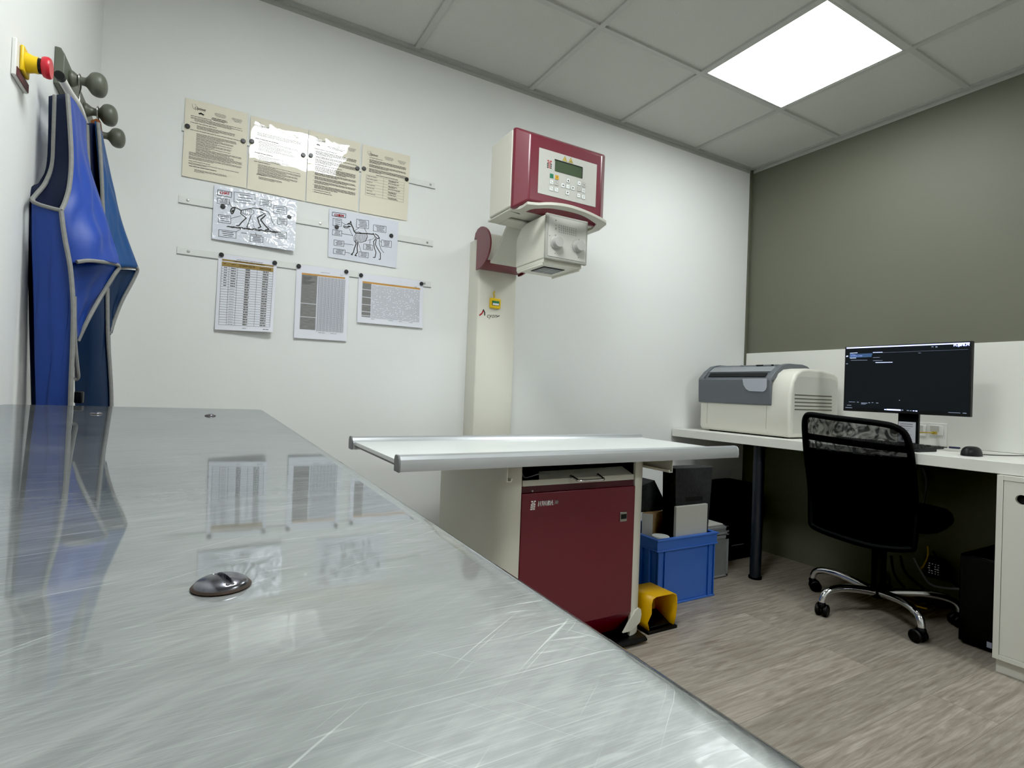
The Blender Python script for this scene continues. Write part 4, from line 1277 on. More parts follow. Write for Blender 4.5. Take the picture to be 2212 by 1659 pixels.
def rail(y0, s):
    pf = [(0, -.046), (-.002, -.030), (.000, -.012), (.006, -.003), (.014, .0), (.030, .0), (.036, -.004), (.040, -.012), (.046, -.017), (.050, -.022), (.050, -.046)]
    pts = [(TX0, y0 + s * a_, TT + b_) for a_, b_ in pf]
    r_ = MB().prism(pts, (TX1 - TX0, 0, 0)).build('rail', 'alu', xr, angle=25)
    pe = [(-.001, -.047), (-.003, -.030), (-.001, -.011), (.005, -.002), (.014, .001), (.030, .001), (.037, -.003), (.041, -.012), (.041, -.047)]
    for x0, x1 in ((TX0 - .006, TX0), (TX1, TX1 + .004)):
        MB().prism([(x0, y0 + s * a_, TT + b_) for a_, b_ in pe], (x1 - x0, 0, 0)).build('end_cap', 'cap' if x0 < 1 else 'alu', r_, bevel=.001)


rail(1.478, 1); rail(2.086, -1)
MB().box(TX0 + .01, TX1 - .01, 1.53, 2.03, TT - .038, TT - .030).build('underside', 'cap', xr, smooth=False)
for px_ in (1096, 1453):
    c = AY(px_, 1016, 1.502); x = c.x; s = 1 if px_ < 1200 else -1
    zt = TT - .039; w = .022
    mb = MB()
    s = 1 if px_ < 1200 else -1; w = .017
    pf = [(0, 0), (0, -.058), (s * w, -.058), (s * (w + .004), -.048), (s * (w - .002), -.048), (s * (w - .003), -.055), (s * .0025, -.055), (s * .0025, -.002), (s * w, -.002), (s * w, 0)]
    mb.prism([(x + a_, 1.502, zt + b_) for a_, b_ in pf], (0, .50, 0)); mb.build('slide_channel', 'cream', xr, smooth=False)
# base cabinet
bx0, bx1, by0, by1, br0 = .866, 1.548, 1.583, 2.10, .085


def rounded(x0, x1, y0, y1, r, z, k=8):
    pts = [(x0, y1, z)]
    for i in range(k + 1):
        a_ = i / k * PI / 2; pts.append((x0 + r - r * math.cos(a_), y0 + r - r * math.sin(a_), z))
    for i in range(k + 1):
        a_ = i / k * PI / 2; pts.append((x1 - r + r * math.sin(a_), y0 + r - r * math.cos(a_), z))
    pts.append((x1, y1, z)); return pts


pnx0, pnx1 = .952, 1.462
ztb = TT - .039
bs = MB()
full = rounded(bx0, bx1, by0, by1, br0, 0)
half = len(full) // 2
# hollow box: left side, right side, back (front is closed by the door and the tray)
lft = full[:half]; rgt = full[half:]
th = .012


def offs(pts, d):
    o = []
    for i, p in enumerate(pts):
        a_ = Vector(pts[max(i - 1, 0)]); b_ = Vector(pts[min(i + 1, len(pts) - 1)]); t_ = (b_ - a_).normalized()
        o.append((p[0] - t_.y * d, p[1] + t_.x * d, p[2]))
    return o


for side in (lft, rgt):
    inn = offs(side, th)
    bs.prism(list(side) + inn[::-1], (0, 0, ztb))
bs.box(bx0 + .002, bx1 - .002, by1 - .012, by1 - .0005, .001, ztb - .001)
bs.build('base_cabinet', 'cream', xr, bevel=.0015)
# toe part: ears each side and dark foot bar
ear = [AY(a_, b_, by0 - .004) for a_, b_ in ((1346, 1368), (1360, 1342), (1373, 1319), (1380, 1313), (1385, 1316), (1386, 1328), (1383, 1344), (1374, 1354), (1362, 1364))]
MB().prism(ear, (0, .008, 0)).build('toe_bracket', 'cream2', xr, bevel=.001)
xm_ = (pnx0 + pnx1) / 2
MB().prism([(2 * xm_ - p.x, p.y, p.z) for p in ear], (0, .008, 0)).build('toe_bracket', 'cream2', xr, bevel=.001)
fb = [(0, 1.548, .018), (0, 1.560, .028), (0, 1.63, .034), (0, 1.645, .028), (0, 1.645, .010), (0, 1.556, .008)]
MB().prism([(pnx0 - .05, y, z) for _, y, z in fb], (pnx1 - pnx0 + .115, 0, 0)).build('foot_bar', 'black', xr, bevel=.005, seg=3)
for x in (.93, 1.52):
    for y in (1.66, 2.05):
        MB().cyl((x, y, 0), (x, y, .022), .02).build('foot', 'black', xr)
# door: flat panel with sloped toe, separate darker top strip, latch, lettering
dz1 = AY(1250, 1058, by0).z; dzs = AY(1372, 1318, by0).z
dp = [(pnx0, by0 - .004, dzs), (pnx0, by0 - .004, dz1), (pnx0, by0 + .012, dz1), (pnx0, by0 + .012, dzs), (pnx0, by0 + .070, .036), (pnx0, by0 + .055, .036)]
dr = MB().prism(dp, (pnx1 - pnx0, 0, 0)).build('door', 'red_door', xr, bevel=.002)
MB().box(pnx0 + .002, pnx1 - .004, by0 + .004, by0 + .012, dz1, dz1 + .024).build('upper_strip', 'red_dark', xr, bevel=.001)
c = AY(1346, 1116, by0 - .004)
MB().box(c.x - .017, c.x + .017, c.y - .003, c.y, c.z - .018, c.z + .018).build('latch', 'nickel', dr, bevel=.001)
MB().box(c.x - .013, c.x + .014, c.y - .0045, c.y - .003, c.z - .008, c.z + .010).build('latch_slot', 'dark_slot', dr, bevel=.0008)
for px_, py_ in ((1150, 1061),):
    p = AY(px_, py_, by0 + .004); MB().lathe([(.004, 0), (.003, .0015), (0, .002)], p, (0, -1, 0), 14).build('strip_screw', 'nickel', dr)
YD = by0 - .0046
em = MB()
o_ = AY(1147, 1102, YD)
emblem(em, lambda x, y: (o_.x - .003 + x / 10 * .0185 + y / 14 * .003, YD, o_.z + y / 14 * .0315), 0, 0)
a = AY(1162, 1092, YD); b = AY(1194, 1086, YD)
put_text(em, 'FUTURA', lambda x, y: (a.x + .001 + x, YD, a.z + y), 0, -.003, (b.x - a.x) / 2.35, .2, b.x - a.x, bold=.0012)
a2 = AY(1197.5, 1089, YD)
put_text(em, '30', lambda x, y: (a2.x + x, YD, a2.z + y), 0, 0, .019, .2, .016, bold=.0006)
em.build('lettering', 'whiteink', dr, smooth=False)
# cassette tray with handle in the dark slot above the door
zt0 = dz1 + .024
tb_ = MB()
tb_.box(pnx0 + .004, pnx1 - .004, by0 + .003, by0 + .012, zt0, zt0 + .020)
tb_.add([(pnx0 + .07, by0 + .003, zt0 + .020), (pnx1 - .008, by0 + .003, zt0 + .020), (pnx1 - .02, by0 + .055, zt0 + .045), (pnx0 + .10, by0 + .055, zt0 + .040)], [(0, 1, 2, 3)])
tb_.box(pnx0 + .004, pnx1 - .004, by0 + .012, by0 + .40, zt0 + .002, zt0 + .008)
ct = tb_.build('cassette_tray', 'cream2', xr, smooth=False)
hxm = AY(1272, 1036, by0 - .02).x
MB().tube(smooth_poly([(hxm - .060, by0 + .01, zt0 + .026), (hxm - .056, by0 - .024, zt0 + .018), (hxm - .045, by0 - .034, zt0 + .015), (hxm + .050, by0 - .034, zt0 + .015), (hxm + .060, by0 - .024, zt0 + .018), (hxm + .064, by0 + .01, zt0 + .026)], 4), .0048, 10).build('handle', 'chrome', ct)
MB().box(pnx0 - .002, pnx1 + .002, by0 + .30, by0 + .31, zt0, ztb).build('slot_back', 'dark_slot', xr, smooth=False)
MB().box(pnx0 + .003, pnx0 + .006, by0 + .02, by0 + .30, zt0 + .021, ztb).box(pnx1 - .006, pnx1 - .003, by0 + .02, by0 + .30, zt0 + .021, ztb).build('slot_side', 'dark_slot', xr, smooth=False)
g0 = AY(1215, 1014, by0 + .28)
MB().box(g0.x - .0, g0.x + .16, by0 + .285, by0 + .29, zt0 + .03, ztb - .004).build('detector_plate', 'plate', xr, smooth=False)
MB().tube(smooth_poly([(pnx0 + .02, by0 + .06, ztb - .01), (pnx0 + .022, by0 + .03, zt0 + .03), (pnx0 + .05, by0 + .03, zt0 + .028), (pnx0 + .09, by0 + .03, zt0 + .036), (pnx0 + .13, by0 + .03, zt0 + .030)], 4), .0022, 6).build('wire', 'cable_grey', xr)

# dosimeter badge on the column
bd = AY(1068, 656, cf)
dos = thing('dosimeter_badge', 'small yellow badge with green window hanging on the cream column', 'badge', (bd.x, cf, bd.z - .03))
T = Matrix.Translation(Vector((bd.x, cf, bd.z))) @ Matrix.Diagonal((1.0, 1.0, .82, 1.0))
MB().box(bd.x - .029, bd.x + .029, cf - .0132, cf, bd.z - .024, bd.z + .025).build('case', 'yellow2', dos, bevel=.0062, seg=4)
MB().box(bd.x - .019, bd.x + .019, cf - .0145, cf - .0125, bd.z - .011, bd.z + .011).build('window_frame', 'black', dos, bevel=.001)
MB().box(bd.x - .017, bd.x + .017, cf - .0152, cf - .014, bd.z + .001, bd.z + .010).build('green_window', 'green', dos, smooth=False)
MB().box(bd.x - .016, bd.x + .016, cf - .0152, cf - .014, bd.z - .009, bd.z + .000).build('white_window', 'white_lam', dos, smooth=False)
MB().tube(smooth_poly([(bd.x - .006, cf - .004, bd.z + .022), (bd.x - .004, cf - .004, bd.z + .036), (bd.x - .008, cf - .003, bd.z + .050), (bd.x - .002, cf - .003, bd.z + .056)], 4), .0042, 8).build('strap', 'triyellow', dos)

# ------------------------------------------------------------------ desk along the olive wall
ZD = H - .197
dk = thing('desk', 'long white desk along the olive wall with a black tubular leg', 'desk', (2.8, 1.2, 0))
fx = lambda y: 2.455 + .065 * (2.36 - y)
MB().prism([(fx(2.352), 2.352, ZD - .045), (fx(-.9), -.9, ZD - .045), (3.102, -.9, ZD - .045), (3.102, 2.352, ZD - .045)], (0, 0, .045)).build('worktop', 'desk_white', dk, bevel=.0015)
lg = MB().cyl((2.611, 1.873, .012), (2.611, 1.873, ZD - .046), .029, n=24).build('leg', 'dark_metal', dk)
MB().lathe([(.034, 0), (.034, .012), (.030, .016)], (2.611, 1.873, 0), (0, 0, 1), 24).build('foot', 'black', lg)

# base cabinet under the desk
cbx = 2.535
cb_ = thing('cabinet', 'white cupboard unit under the right end of the desk with a round finger hole', 'cabinet', (2.8, .5, 0))
MB().box(cbx + .003, 3.10, .824, .842, .053, ZD - .047).box(cbx + .003, 3.10, .20, .218, .053, ZD - .047).box(cbx + .003, 3.10, .218, .824, .053, .071).box(cbx + .003, 3.10, .218, .824, ZD - .065, ZD - .047).box(3.09, 3.10, .218, .824, .071, ZD - .065).build('carcass', 'cab', cb_, bevel=.0008)
hc = AX(2207, 1080, cbx + .006)
dm = MB(); N = 28; r_ = .0175
x0, x1 = cbx + .005, cbx + .022; Y0, Y1, Z0, Z1 = .2195, .8225, .0725, ZD - .0665
circ = [(hc.y + r_ * math.cos(2 * PI * i / N), hc.z + r_ * math.sin(2 * PI * i / N)) for i in range(N)]


def sq(i):
    a_ = 2 * PI * i / N; c_, s_ = math.cos(a_), math.sin(a_)
    k_ = min((Y1 - hc.y) / c_ if c_ > 1e-6 else 1e9, (Y0 - hc.y) / c_ if c_ < -1e-6 else 1e9, (Z1 - hc.z) / s_ if s_ > 1e-6 else 1e9, (Z0 - hc.z) / s_ if s_ < -1e-6 else 1e9)
    return (hc.y + c_ * k_, hc.z + s_ * k_)


outr = [sq(i) for i in range(N)]
for q in ((Y1, Z1), (Y0, Z1), (Y0, Z0), (Y1, Z0)):
    j = min(range(N), key=lambda i: (outr[i][0] - q[0]) ** 2 + (outr[i][1] - q[1]) ** 2); outr[j] = q
dm.loft([[(x1, a_, b_) for a_, b_ in circ], [(x0, a_, b_) for a_, b_ in circ], [(x0, a_, b_) for a_, b_ in outr], [(x1, a_, b_) for a_, b_ in outr]], cap=False)
door_ = dm.build('door', 'cab', cb_, smooth=False)
MB().cyl((cbx + .024, hc.y, hc.z), (cbx + .030, hc.y, hc.z), .019, n=24).build('finger_hole', 'dark_slot', door_)
MB().box(cbx + .028, 3.08, .23, .838, 0, .053).build('plinth', 'cab', cb_, smooth=False)

# ------------------------------------------------------------------ film reader on the desk
RX = 2.572; ry0, ry1 = 1.680, 2.250
rd = thing('plate_reader', 'ivory and slate grey x-ray plate reader on the desk by the back wall', 'scanner', (2.79, 1.96, ZD))
body = [(0.012, .006), (0, .03), (0, .17), (.004, .235), (.018, .29), (.048, .335), (.09, .358), (.15, .366), (.30, .362), (.385, .352), (.418, .335), (.428, .305), (.428, .006)]
MB().prism([(RX + a_, ry0, ZD + b_) for a_, b_ in body], (0, ry1 - ry0, 0)).build('housing', 'reader', rd, bevel=.014, seg=4, angle=50)
for x in (RX + .05, RX + .38):
    for y in (ry0 + .05, ry1 - .05):
        MB().cyl((x, y, ZD), (x, y, ZD + .008), .015).build('foot', 'black', rd)
fy0, fy1 = 1.782, 2.256
sl = MB()
front = [(-.010, .166), (-.014, .24), (-.016, .303), (-.006, .306), (.002, .290), (.006, .166)]
sl.prism([(RX + a_, fy0, ZD + b_) for a_, b_ in front], (0, fy1 - fy0, 0))
fas = sl.build('front_fascia', 'slate', rd, bevel=.008, seg=3, angle=50)
tp_ = MB()
topp = [(.004, .290), (.012, .312), (.040, .345), (.085, .376), (.14, .389), (.26, .390), (.30, .384), (.335, .366), (.40, .356), (.40, .350), (.14, .350), (.05, .325)]
tp_.prism([(RX + a_, fy0 + .002, ZD + b_) for a_, b_ in topp], (0, fy1 - fy0 - .004, 0))
for ya in (fy0, fy1 - .030):
    side = [(-.014, .29), (-.012, .308), (.030, .348), (.082, .381), (.14, .393), (.26, .394), (.302, .387), (.338, .369), (.40, .359), (.14, .345), (.06, .32)]
    tp_.prism([(RX + a_, ya, ZD + b_) for a_, b_ in side], (0, .030, 0))
top_ = tp_.build('top_cover', 'slate', rd, bevel=.004, angle=50)
sl2 = MB().add([(RX + .011, fy0 + .05, ZD + .318), (RX + .011, fy1 - .05, ZD + .318), (RX + .030, fy1 - .05, ZD + .3385), (RX + .030, fy0 + .05, ZD + .3385)], [(0, 1, 2, 3)])
sl2.build('plate_slot', 'dark_slot', top_, solid=.002, smooth=False, off=0)
MB().add([(RX + .036, fy0 + .035, ZD + .3455), (RX + .036, fy1 - .035, ZD + .3455), (RX + .080, fy1 - .035, ZD + .3745), (RX + .080, fy0 + .035, ZD + .3745)], [(0, 1, 2, 3)]).build('guide_plate', 'slate2', top_, solid=.003, smooth=False, off=0)
cp2 = MB()
for px_, w_, mm in ((1640, .020, 0), (1652, .008, 1), (1662, .010, 1), (1668, .006, 0), (1676, .012, 1), (1602, .006, 1)):
    p = AX(px_, 797, RX + .10)
    cp2.mat(mm).box(RX + .098, RX + .112, p.y - w_, p.y + w_, ZD + .3815, ZD + .3875)
cp2.build('control_buttons', ['black', 'slate2'], top_, smooth=False)
tabm = MB()
tc_ = AX(1630, 825, RX - .016)
pts = [(tc_.y + .075, ZD + .305), (tc_.y + .068, ZD + .272), (tc_.y + .050, ZD + .248), (tc_.y + .030, ZD + .238), (tc_.y - .055, ZD + .236), (tc_.y - .068, ZD + .245), (tc_.y - .074, ZD + .262), (tc_.y - .072, ZD + .306)]
tabm.prism([(RX - .0185, a_, b_) for a_, b_ in pts], (.003, 0, 0))
tabm.build('window_tab', 'tab', fas, bevel=.0008)
sm_ = MB()
for y in (ry1 - .055, fy0 + .028):
    sm_.tube([(RX - .0002, y, ZD + .165), (RX - .0002, y, ZD + .045), (RX + .004, y - .006, ZD + .022)], .0011, 6)
sm_.build('front_seam', 'seam', rd, smooth=False)
sp_ = [AY(px_, py_, ry0 - .0006) for px_, py_ in ((1709, 937), (1709, 842), (1713, 826), (1722, 816), (1730, 813), (1795, 818), (1806, 822), (1809, 834), (1809, 932))]
sp_ = [Vector((min(max(p.x, RX + .03), RX + .415), p.y, min(max(p.z, ZD + .02), ZD + .335))) for p in sp_]
MB().prism(sp_, (0, .002, 0)).build('side_panel', 'reader_side', rd, smooth=False)
vm = MB()
for k in range(5):
    a_ = AY(1717, 847 + k * 6.0, ry0 - .0012); b_ = AY(1797, 851 + k * 6.0, ry0 - .0012)
    z = ZD + .225 - k * .0185
    vm.box(a_.x, min(b_.x, RX + .39), ry0 - .0014, ry0 + .001, z - .0032, z + .0032)
vm.build('vent_slots', 'vent', rd, smooth=False)

# ------------------------------------------------------------------ monitor
MX = 2.78
mtl, mtr, mbr, mbl = AX(1825, 749, MX), AX(2100, 737, MX), AX(2096, 901, MX), AX(1822, 887, MX)
my0, my1 = (mtr.y + mbr.y) / 2, (mtl.y + mbl.y) / 2; mz0, mz1 = (mbr.z + mbl.z) / 2, (mtl.z + mtr.z) / 2
mo = thing('monitor', 'black flat computer monitor on the desk showing a dark program window', 'monitor', (MX + .05, (my0 + my1) / 2, ZD))
MB().box(MX, MX + .022, my0, my1, mz0, mz1).box(MX + .022, MX + .05, my0 + .10, my1 - .10, mz0 + .06, mz1 - .08).build('case', 'black', mo, bevel=.002)
scn = MB().box(MX - .0006, MX + .001, my0 + .006, my1 - .006, mz0 + .016, mz1 - .006).build('screen', 'screen', mo, smooth=False)
ui = MB()
u_ = lambda a_, b_, k=.0010: AX(1700 + a_ / 4.3203, 720 + b_ / 4.3203, MX - k)


def ubar(x0, y0, x1, y1, h, k):
    sl_ = (y1 - y0)
    a_, b_, c_, d_ = u_(x0, y0 - h / 2), u_(x1, y1 - h / 2), u_(x1, y1 + h / 2), u_(x0, y0 + h / 2)
    ui.mat(k).quad(a_, b_, c_, d_)


ubar(556, 138, 1706, 90, 11, 0)
ubar(585, 205, 795, 196, 20, 1); ubar(582, 222, 790, 214, 14, 1)
for x0, y0, x1, y1, h, k in ((588, 186, 658, 182, 4, 0), (590, 202, 640, 200, 5, 0), (590, 213, 705, 210, 4, 0), (588, 231, 645, 230, 4, 0), (595, 252, 750, 250, 3, 2), (802, 179, 892, 176, 4, 0), (802, 227, 866, 225, 3, 2), (802, 256, 892, 254, 3, 2), (826, 273, 985, 270, 5, 0), (800, 184, 1690, 150, 1.2, 2),
                            (553, 216, 570, 212, 10, 0), (552, 285, 568, 284, 7, 2), (1348, 126, 1368, 125, 7, 2), (1385, 127, 1405, 126, 9, 2), (1225, 184, 1250, 183, 3, 2),
                            (578, 640, 635, 642, 4, 2), (652, 642, 670, 643, 5, 2), (692, 650, 750, 652, 6, 2), (692, 660, 735, 661, 4, 2), (760, 648, 775, 648, 7, 2), (790, 646, 806, 647, 5, 2), (832, 650, 852, 651, 6, 2), (560, 670, 600, 672, 4, 2), (545, 692, 608, 695, 5, 2),
                            (928, 711, 1062, 717, 13, 0), (908, 711, 924, 712, 9, 3), (1070, 717, 1085, 717, 8, 2), (1118, 720, 1138, 721, 7, 2), (1146, 722, 1165, 723, 6, 2), (1174, 723, 1190, 724, 7, 3), (1198, 725, 1216, 726, 9, 3), (1505, 738, 1618, 744, 4, 2), (1640, 745, 1675, 747, 6, 2), (1045, 625, 1054, 626, 8, 2)):
    ubar(x0, y0, x1, y1, h, k)
ui.mat(0)
p0 = u_(1557, 122, .0012)
for k_, (nm_, ax) in enumerate((('FUJIFILM', 0),)):
    p1 = u_(1700, 117, .0012)
    wid = abs(p1.y - p0.y)
    put_text(ui, nm_, lambda x, y: Vector((MX - .0012, p0.y - x, p0.z + y)), 0, 0, .0125, 0, wid, bold=.0008)
ui.build('screen_markings', ['screen_lit', 'screen_blue', 'screen_dim', 'screen_lit'], scn, smooth=False)
sa, sb = AX(1941, 900, MX + .055), AX(1984, 955, MX + .055)
MB().box(MX + .05, MX + .066, sb.y, sa.y, ZD + .010, mz0 + .12).build('stand_neck', 'black', mo, bevel=.002)
MB().box(MX - .02, MX + .18, sb.y - .05, sa.y + .05, ZD, ZD + .011).build('stand_foot', 'black', mo, bevel=.003)
na, nb = AX(1941, 910, MX + .049), AX(1977, 957, MX + .049)
nt = thing('paper_note', 'white printed note taped to the monitor stand', 'note', (MX + .049, (na.y + nb.y) / 2, nb.z))
MB().box(MX + .0488, MX + .0494, nb.y, na.y, nb.z, na.z).build('sheet', 'paper', nt, smooth=False)
nm = MB(); r4 = random.Random(6)
for k in range(9):
    z = na.z - .012 - k * .0095
    if z > nb.z + .01:
        nm.box(MX + .0484, MX + .0488, lerp(na.y, nb.y, r4.uniform(.5, .92)), na.y - .008, z, z + (.0025 if k in (0, 1, 3) else .0012))
nm.build('black_print', 'greyink', nt, smooth=False)

# keyboard, mouse, pen
kb = thing('keyboard', 'black keyboard on the desk in front of the monitor, half hidden by the chair', 'keyboard', (2.69, 1.33, ZD))
T = Matrix.Translation(Vector((2.675, 1.335, ZD))) @ Matrix.Rotation(math.radians(-4), 4, 'Z')
MB(T).prism([(-.07, -.22, 0), (.075, -.22, 0), (.075, -.22, .020), (.065, -.22, .022), (-.07, -.22, .010)], (0, .44, 0)).build('case', 'black', kb, bevel=.003)
k0 = None
for r_i in range(5):
    for c_i in range(17):
        if k0 is None:
            k0 = MB().loft([[(-.0095, -.0105, 0), (.0095, -.0105, 0), (.0095, .0105, 0), (-.0095, .0105, 0)], [(-.0075, -.0085, .006), (.0075, -.0085, .006), (.0075, .0085, .006), (-.0075, .0085, .006)]]).build('key', 'black', loc=(0, 0, 0)); o = k0
        else:
            o = k0.copy(); COL.objects.link(o)
        o.parent = kb
        lx = -.048 + r_i * .024
        p = T @ Vector((lx, -.195 + c_i * .0243, .0105 + (lx + .07) * .089 - .0005))
        o.location = p - Vector(kb.location); o.rotation_euler = (0, math.radians(-5), math.radians(-4))
mp_ = AZ(2090, 985, ZD)
ms = thing('computer_mouse', 'black computer mouse on the white desk right of the keyboard', 'mouse', (mp_.x + .03, mp_.y, ZD))
mx_, my_ = mp_.x + .035, mp_.y + .0
def mouse_fn(u, v):
    a_ = 2 * PI * u; ph = PI / 2 * v
    return (mx_ + .056 * math.cos(a_) * math.cos(ph) ** .55, my_ + .031 * math.sin(a_) * math.cos(ph) ** .55, ZD + .002 + .036 * math.sin(ph))
MB().grid(mouse_fn, 32, 12).build('shell', 'black', ms)
MB().box(mx_ + .018, mx_ + .036, my_ - .003, my_ + .003, ZD + .024, ZD + .036).build('wheel', 'dark_slot', ms, bevel=.002)
MB().tube(smooth_poly([(mx_ + .05, my_, ZD + .006), (mx_ + .10, my_ - .02, ZD + .003), (mx_ + .2, my_ - .06, ZD + .003), (3.09, my_ - .10, ZD + .003)]), .0018, 6).build('cable', 'black', ms)
pa_, pb_ = AZ(2050, 966, ZD + .005), AZ(2075, 968, ZD + .005)
pnm = thing('pen', 'dark blue pen lying on the desk behind the mouse', 'pen', ((pa_.x + pb_.x) / 2, (pa_.y + pb_.y) / 2, ZD))
MB().cyl(pa_, pa_.lerp(pb_, .9), .0046, n=12).build('barrel', 'penblue', pnm)
MB().cyl(pa_.lerp(pb_, .9), pb_, .0046, .0012, n=12).build('tip', 'black', pnm)
cab_ = MB().tube(smooth_poly([AZ(2026, 962, ZD + .003), AZ(2034, 966, ZD + .003), AZ(2046, 967, ZD + .003)]), .0018, 6).build('keyboard_cable', 'cable_blk')
tag(cab_, 'thin black cable leading from the keyboard behind the pen', 'cable')

# sockets on the upstand
WX = 3.104
s0, s1 = AX(1976, 911, WX), AX(2045, 965, WX)
so = thing('socket_box', 'white double network socket on the upstand right of the monitor stand', 'socket', (WX, (s0.y + s1.y) / 2, s1.z))
MB().box(WX - .010, WX, s1.y, s0.y, s1.z, s0.z).build('back_box', 'white_plastic', so, bevel=.002)
for a_, b_ in (((1979, 917), (2000, 942)), ((2008, 918), (2037, 941))):
    q0, q1 = AX(a_[0], a_[1], WX - .012), AX(b_[0], b_[1], WX - .012)
    f = MB().box(WX - .018, WX - .010, q1.y, q0.y, q1.z, q0.z).build('outlet', 'white_plastic', so, bevel=.002)
    MB().box(WX - .0188, WX - .0178, lerp(q1.y, q0.y, .25), lerp(q1.y, q0.y, .9), lerp(q1.z, q0.z, .35), lerp(q1.z, q0.z, .95)).build('outlet_flap', 'plate', f, smooth=False)
yp = AX(2018, 935, WX - .03)
yc = thing('network_cable', 'yellow network cable plugged into the white socket', 'cable', (WX - .02, yp.y, yp.z))
MB().box(WX - .040, WX - .019, yp.y - .008, yp.y + .008, yp.z - .006, yp.z + .006).build('plug', 'cable_yel', yc, bevel=.001)
MB().tube(smooth_poly([(WX - .04, yp.y, yp.z), (WX - .07, yp.y + .02, yp.z), (WX - .09, yp.y + .08, yp.z - .006), (WX - .08, yp.y + .16, yp.z - .012)]), .003, 8).build('lead', 'cable_yel', yc)

# ------------------------------------------------------------------ things under the desk
cz_ = AX(2075, 1194, 2.72).z
tw = thing('computer_tower', 'black desktop computer tower on the floor beside the white cupboard', 'computer', (2.89, .928, 0))
MB().box(2.72, 3.07, .850, 1.012, .012, cz_).build('case', 'black', tw, bevel=.004)
MB().box(2.712, 2.721, .852, 1.010, .016, cz_ - .004).build('front_panel', 'black', tw, bevel=.003)
for y in (.87, .99):
    MB().box(2.74, 3.05, y - .008, y + .008, 0, .013).build('foot', 'black', tw, smooth=False)
p = AX(2137, 1393, 2.7112)
MB().box(2.7105, 2.7122, p.y - .008, p.y + .008, p.z - .012, p.z + .010).build('sticker', 'bluetint', tw, smooth=False)
pw = AX(2015, 1228, 3.05)
pb2 = thing('power_adapter', 'black power adapter with white printing hanging among cables under the desk', 'adapter', (3.06, pw.y, pw.z - .05))
MB().box(3.052, 3.09, pw.y - .035, pw.y + .035, pw.z - .045, pw.z + .045).build('case', 'black', pb2, bevel=.004)
pm = MB()
for k in range(5):
    for j in range(4):
        if random.random() < .75:
            pm.box(3.0512, 3.0522, pw.y - .024 + j * .012, pw.y - .024 + j * .012 + random.uniform(.004, .010), pw.z - .026 + k * .011, pw.z - .026 + k * .011 + .005)
pm.build('printing', 'whiteink', pb2, smooth=False)
cabs = [([(1993, 1010), (2001, 1040), (1997, 1080), (1990, 1106)], 3.02, 'cable_grey', 'grey cable hanging from the desk right of the chair back', .004),
        ([(1974, 1205), (1990, 1235), (2010, 1262), (2040, 1270), (2072, 1272)], 2.98, 'cable_grey', 'pale grey cable running into the computer tower', .0045),
        ([(2004, 1180), (2004, 1200), (1995, 1222), (1986, 1230)], 3.0, 'cable_yel', 'short dull yellow cable above the power adapter, under the desk', .0035),
        ([(1948, 1290), (1965, 1304), (1990, 1312), (2002, 1314)], 2.86, 'cable_yel', 'dull yellow cable lying on the floor behind the chair base', .004),
        ([(1925, 1200), (1932, 1240), (1955, 1270), (1985, 1292), (2035, 1312)], 2.95, 'cable_blk', 'leftmost black cable drooping behind the chair column', .005),
        ([(1945, 1200), (1955, 1235), (1985, 1262), (2020, 1290), (2060, 1310)], 2.97, 'cable_blk', 'black cable drooping next to the leftmost black one under the desk', .005),
        ([(2015, 1190), (2035, 1225), (2055, 1255), (2070, 1268)], 3.03, 'cable_blk', 'black cable sloping from the wall down to the computer tower', .0045)]
for pts, x, m, lb, r_ in cabs:
    q = [AX(a_, b_, x) for a_, b_ in pts]
    q = [Vector((p.x, p.y, max(p.z, r_))) for p in q]
    tag(MB().tube(smooth_poly(q, 5), r_, 8).build('cable', m), lb, 'cable', 'cables under the desk')

# chair
ch = thing('office_chair', 'black mesh back swivel office chair with chrome five star base', 'chair', (2.735, 1.325, 0))
TC = Matrix.Translation(Vector((2.735, 1.325, 0))) @ Matrix.Rotation(math.radians(10.8), 4, 'Z')
cc = Vector((2.735, 1.325, 0))
cstm = None
for k in range(5):
    an = math.radians(91 + 72 * k); d_ = Vector((math.cos(an), math.sin(an), 0))
    pl = [cc + d_ * r_ + Vector((0, 0, z)) for r_, z in ((.025, .098), (.10, .112), (.18, .122), (.25, .118), (.288, .102), (.302, .078), (.305, .060))]
    lg_ = MB()
    sp = smooth_poly(pl, 4)
    rad = [lerp(.019, .0135, i / (len(sp) - 1)) for i in range(len(sp))]
    lg_.tube(sp, rad, 12).build('base_leg', 'chrome', ch, angle=80)
    e = cc + d_ * .305; pr_ = Vector((-d_.y, d_.x, 0)); sh = d_ * -.0
    ang = math.radians(40 + 65 * k); ax = Vector((math.cos(ang), math.sin(ang), 0))
    cw = MB(); w_c = e + Vector((0, 0, .027)) + ax.cross(Vector((0, 0, 1))) * .012
    for s_ in (-1, 1):
        cw.lathe([(.004, -.010), (.022, -.010), (.0268, -.006), (.0268, .006), (.022, .010), (.004, .010)], w_c + ax * (s_ * .0155), ax, 24)
    c_o = cw.build('caster', 'black', ch)
    MB().lathe([(.010, .038), (.016, .044), (.018, .056), (.013, .066)], e, (0, 0, 1), 16).cyl(w_c - ax * .005, w_c + ax * .005, .022, n=18).build('caster_hood', 'black', c_o)
MB().lathe([(.020, .070), (.034, .078), (.037, .098), (.034, .122), (.029, .126)], cc, (0, 0, 1), 24).build('hub', 'black', ch)
MB().lathe([(.029, .115), (.029, .30), (.022, .302), (.022, .41)], cc, (0, 0, 1), 24).build('gas_column', 'black', ch)
MB(TC).box(-.12, .11, -.07, .07, .395, .435).build('tilt_mechanism', 'black', ch, bevel=.012)
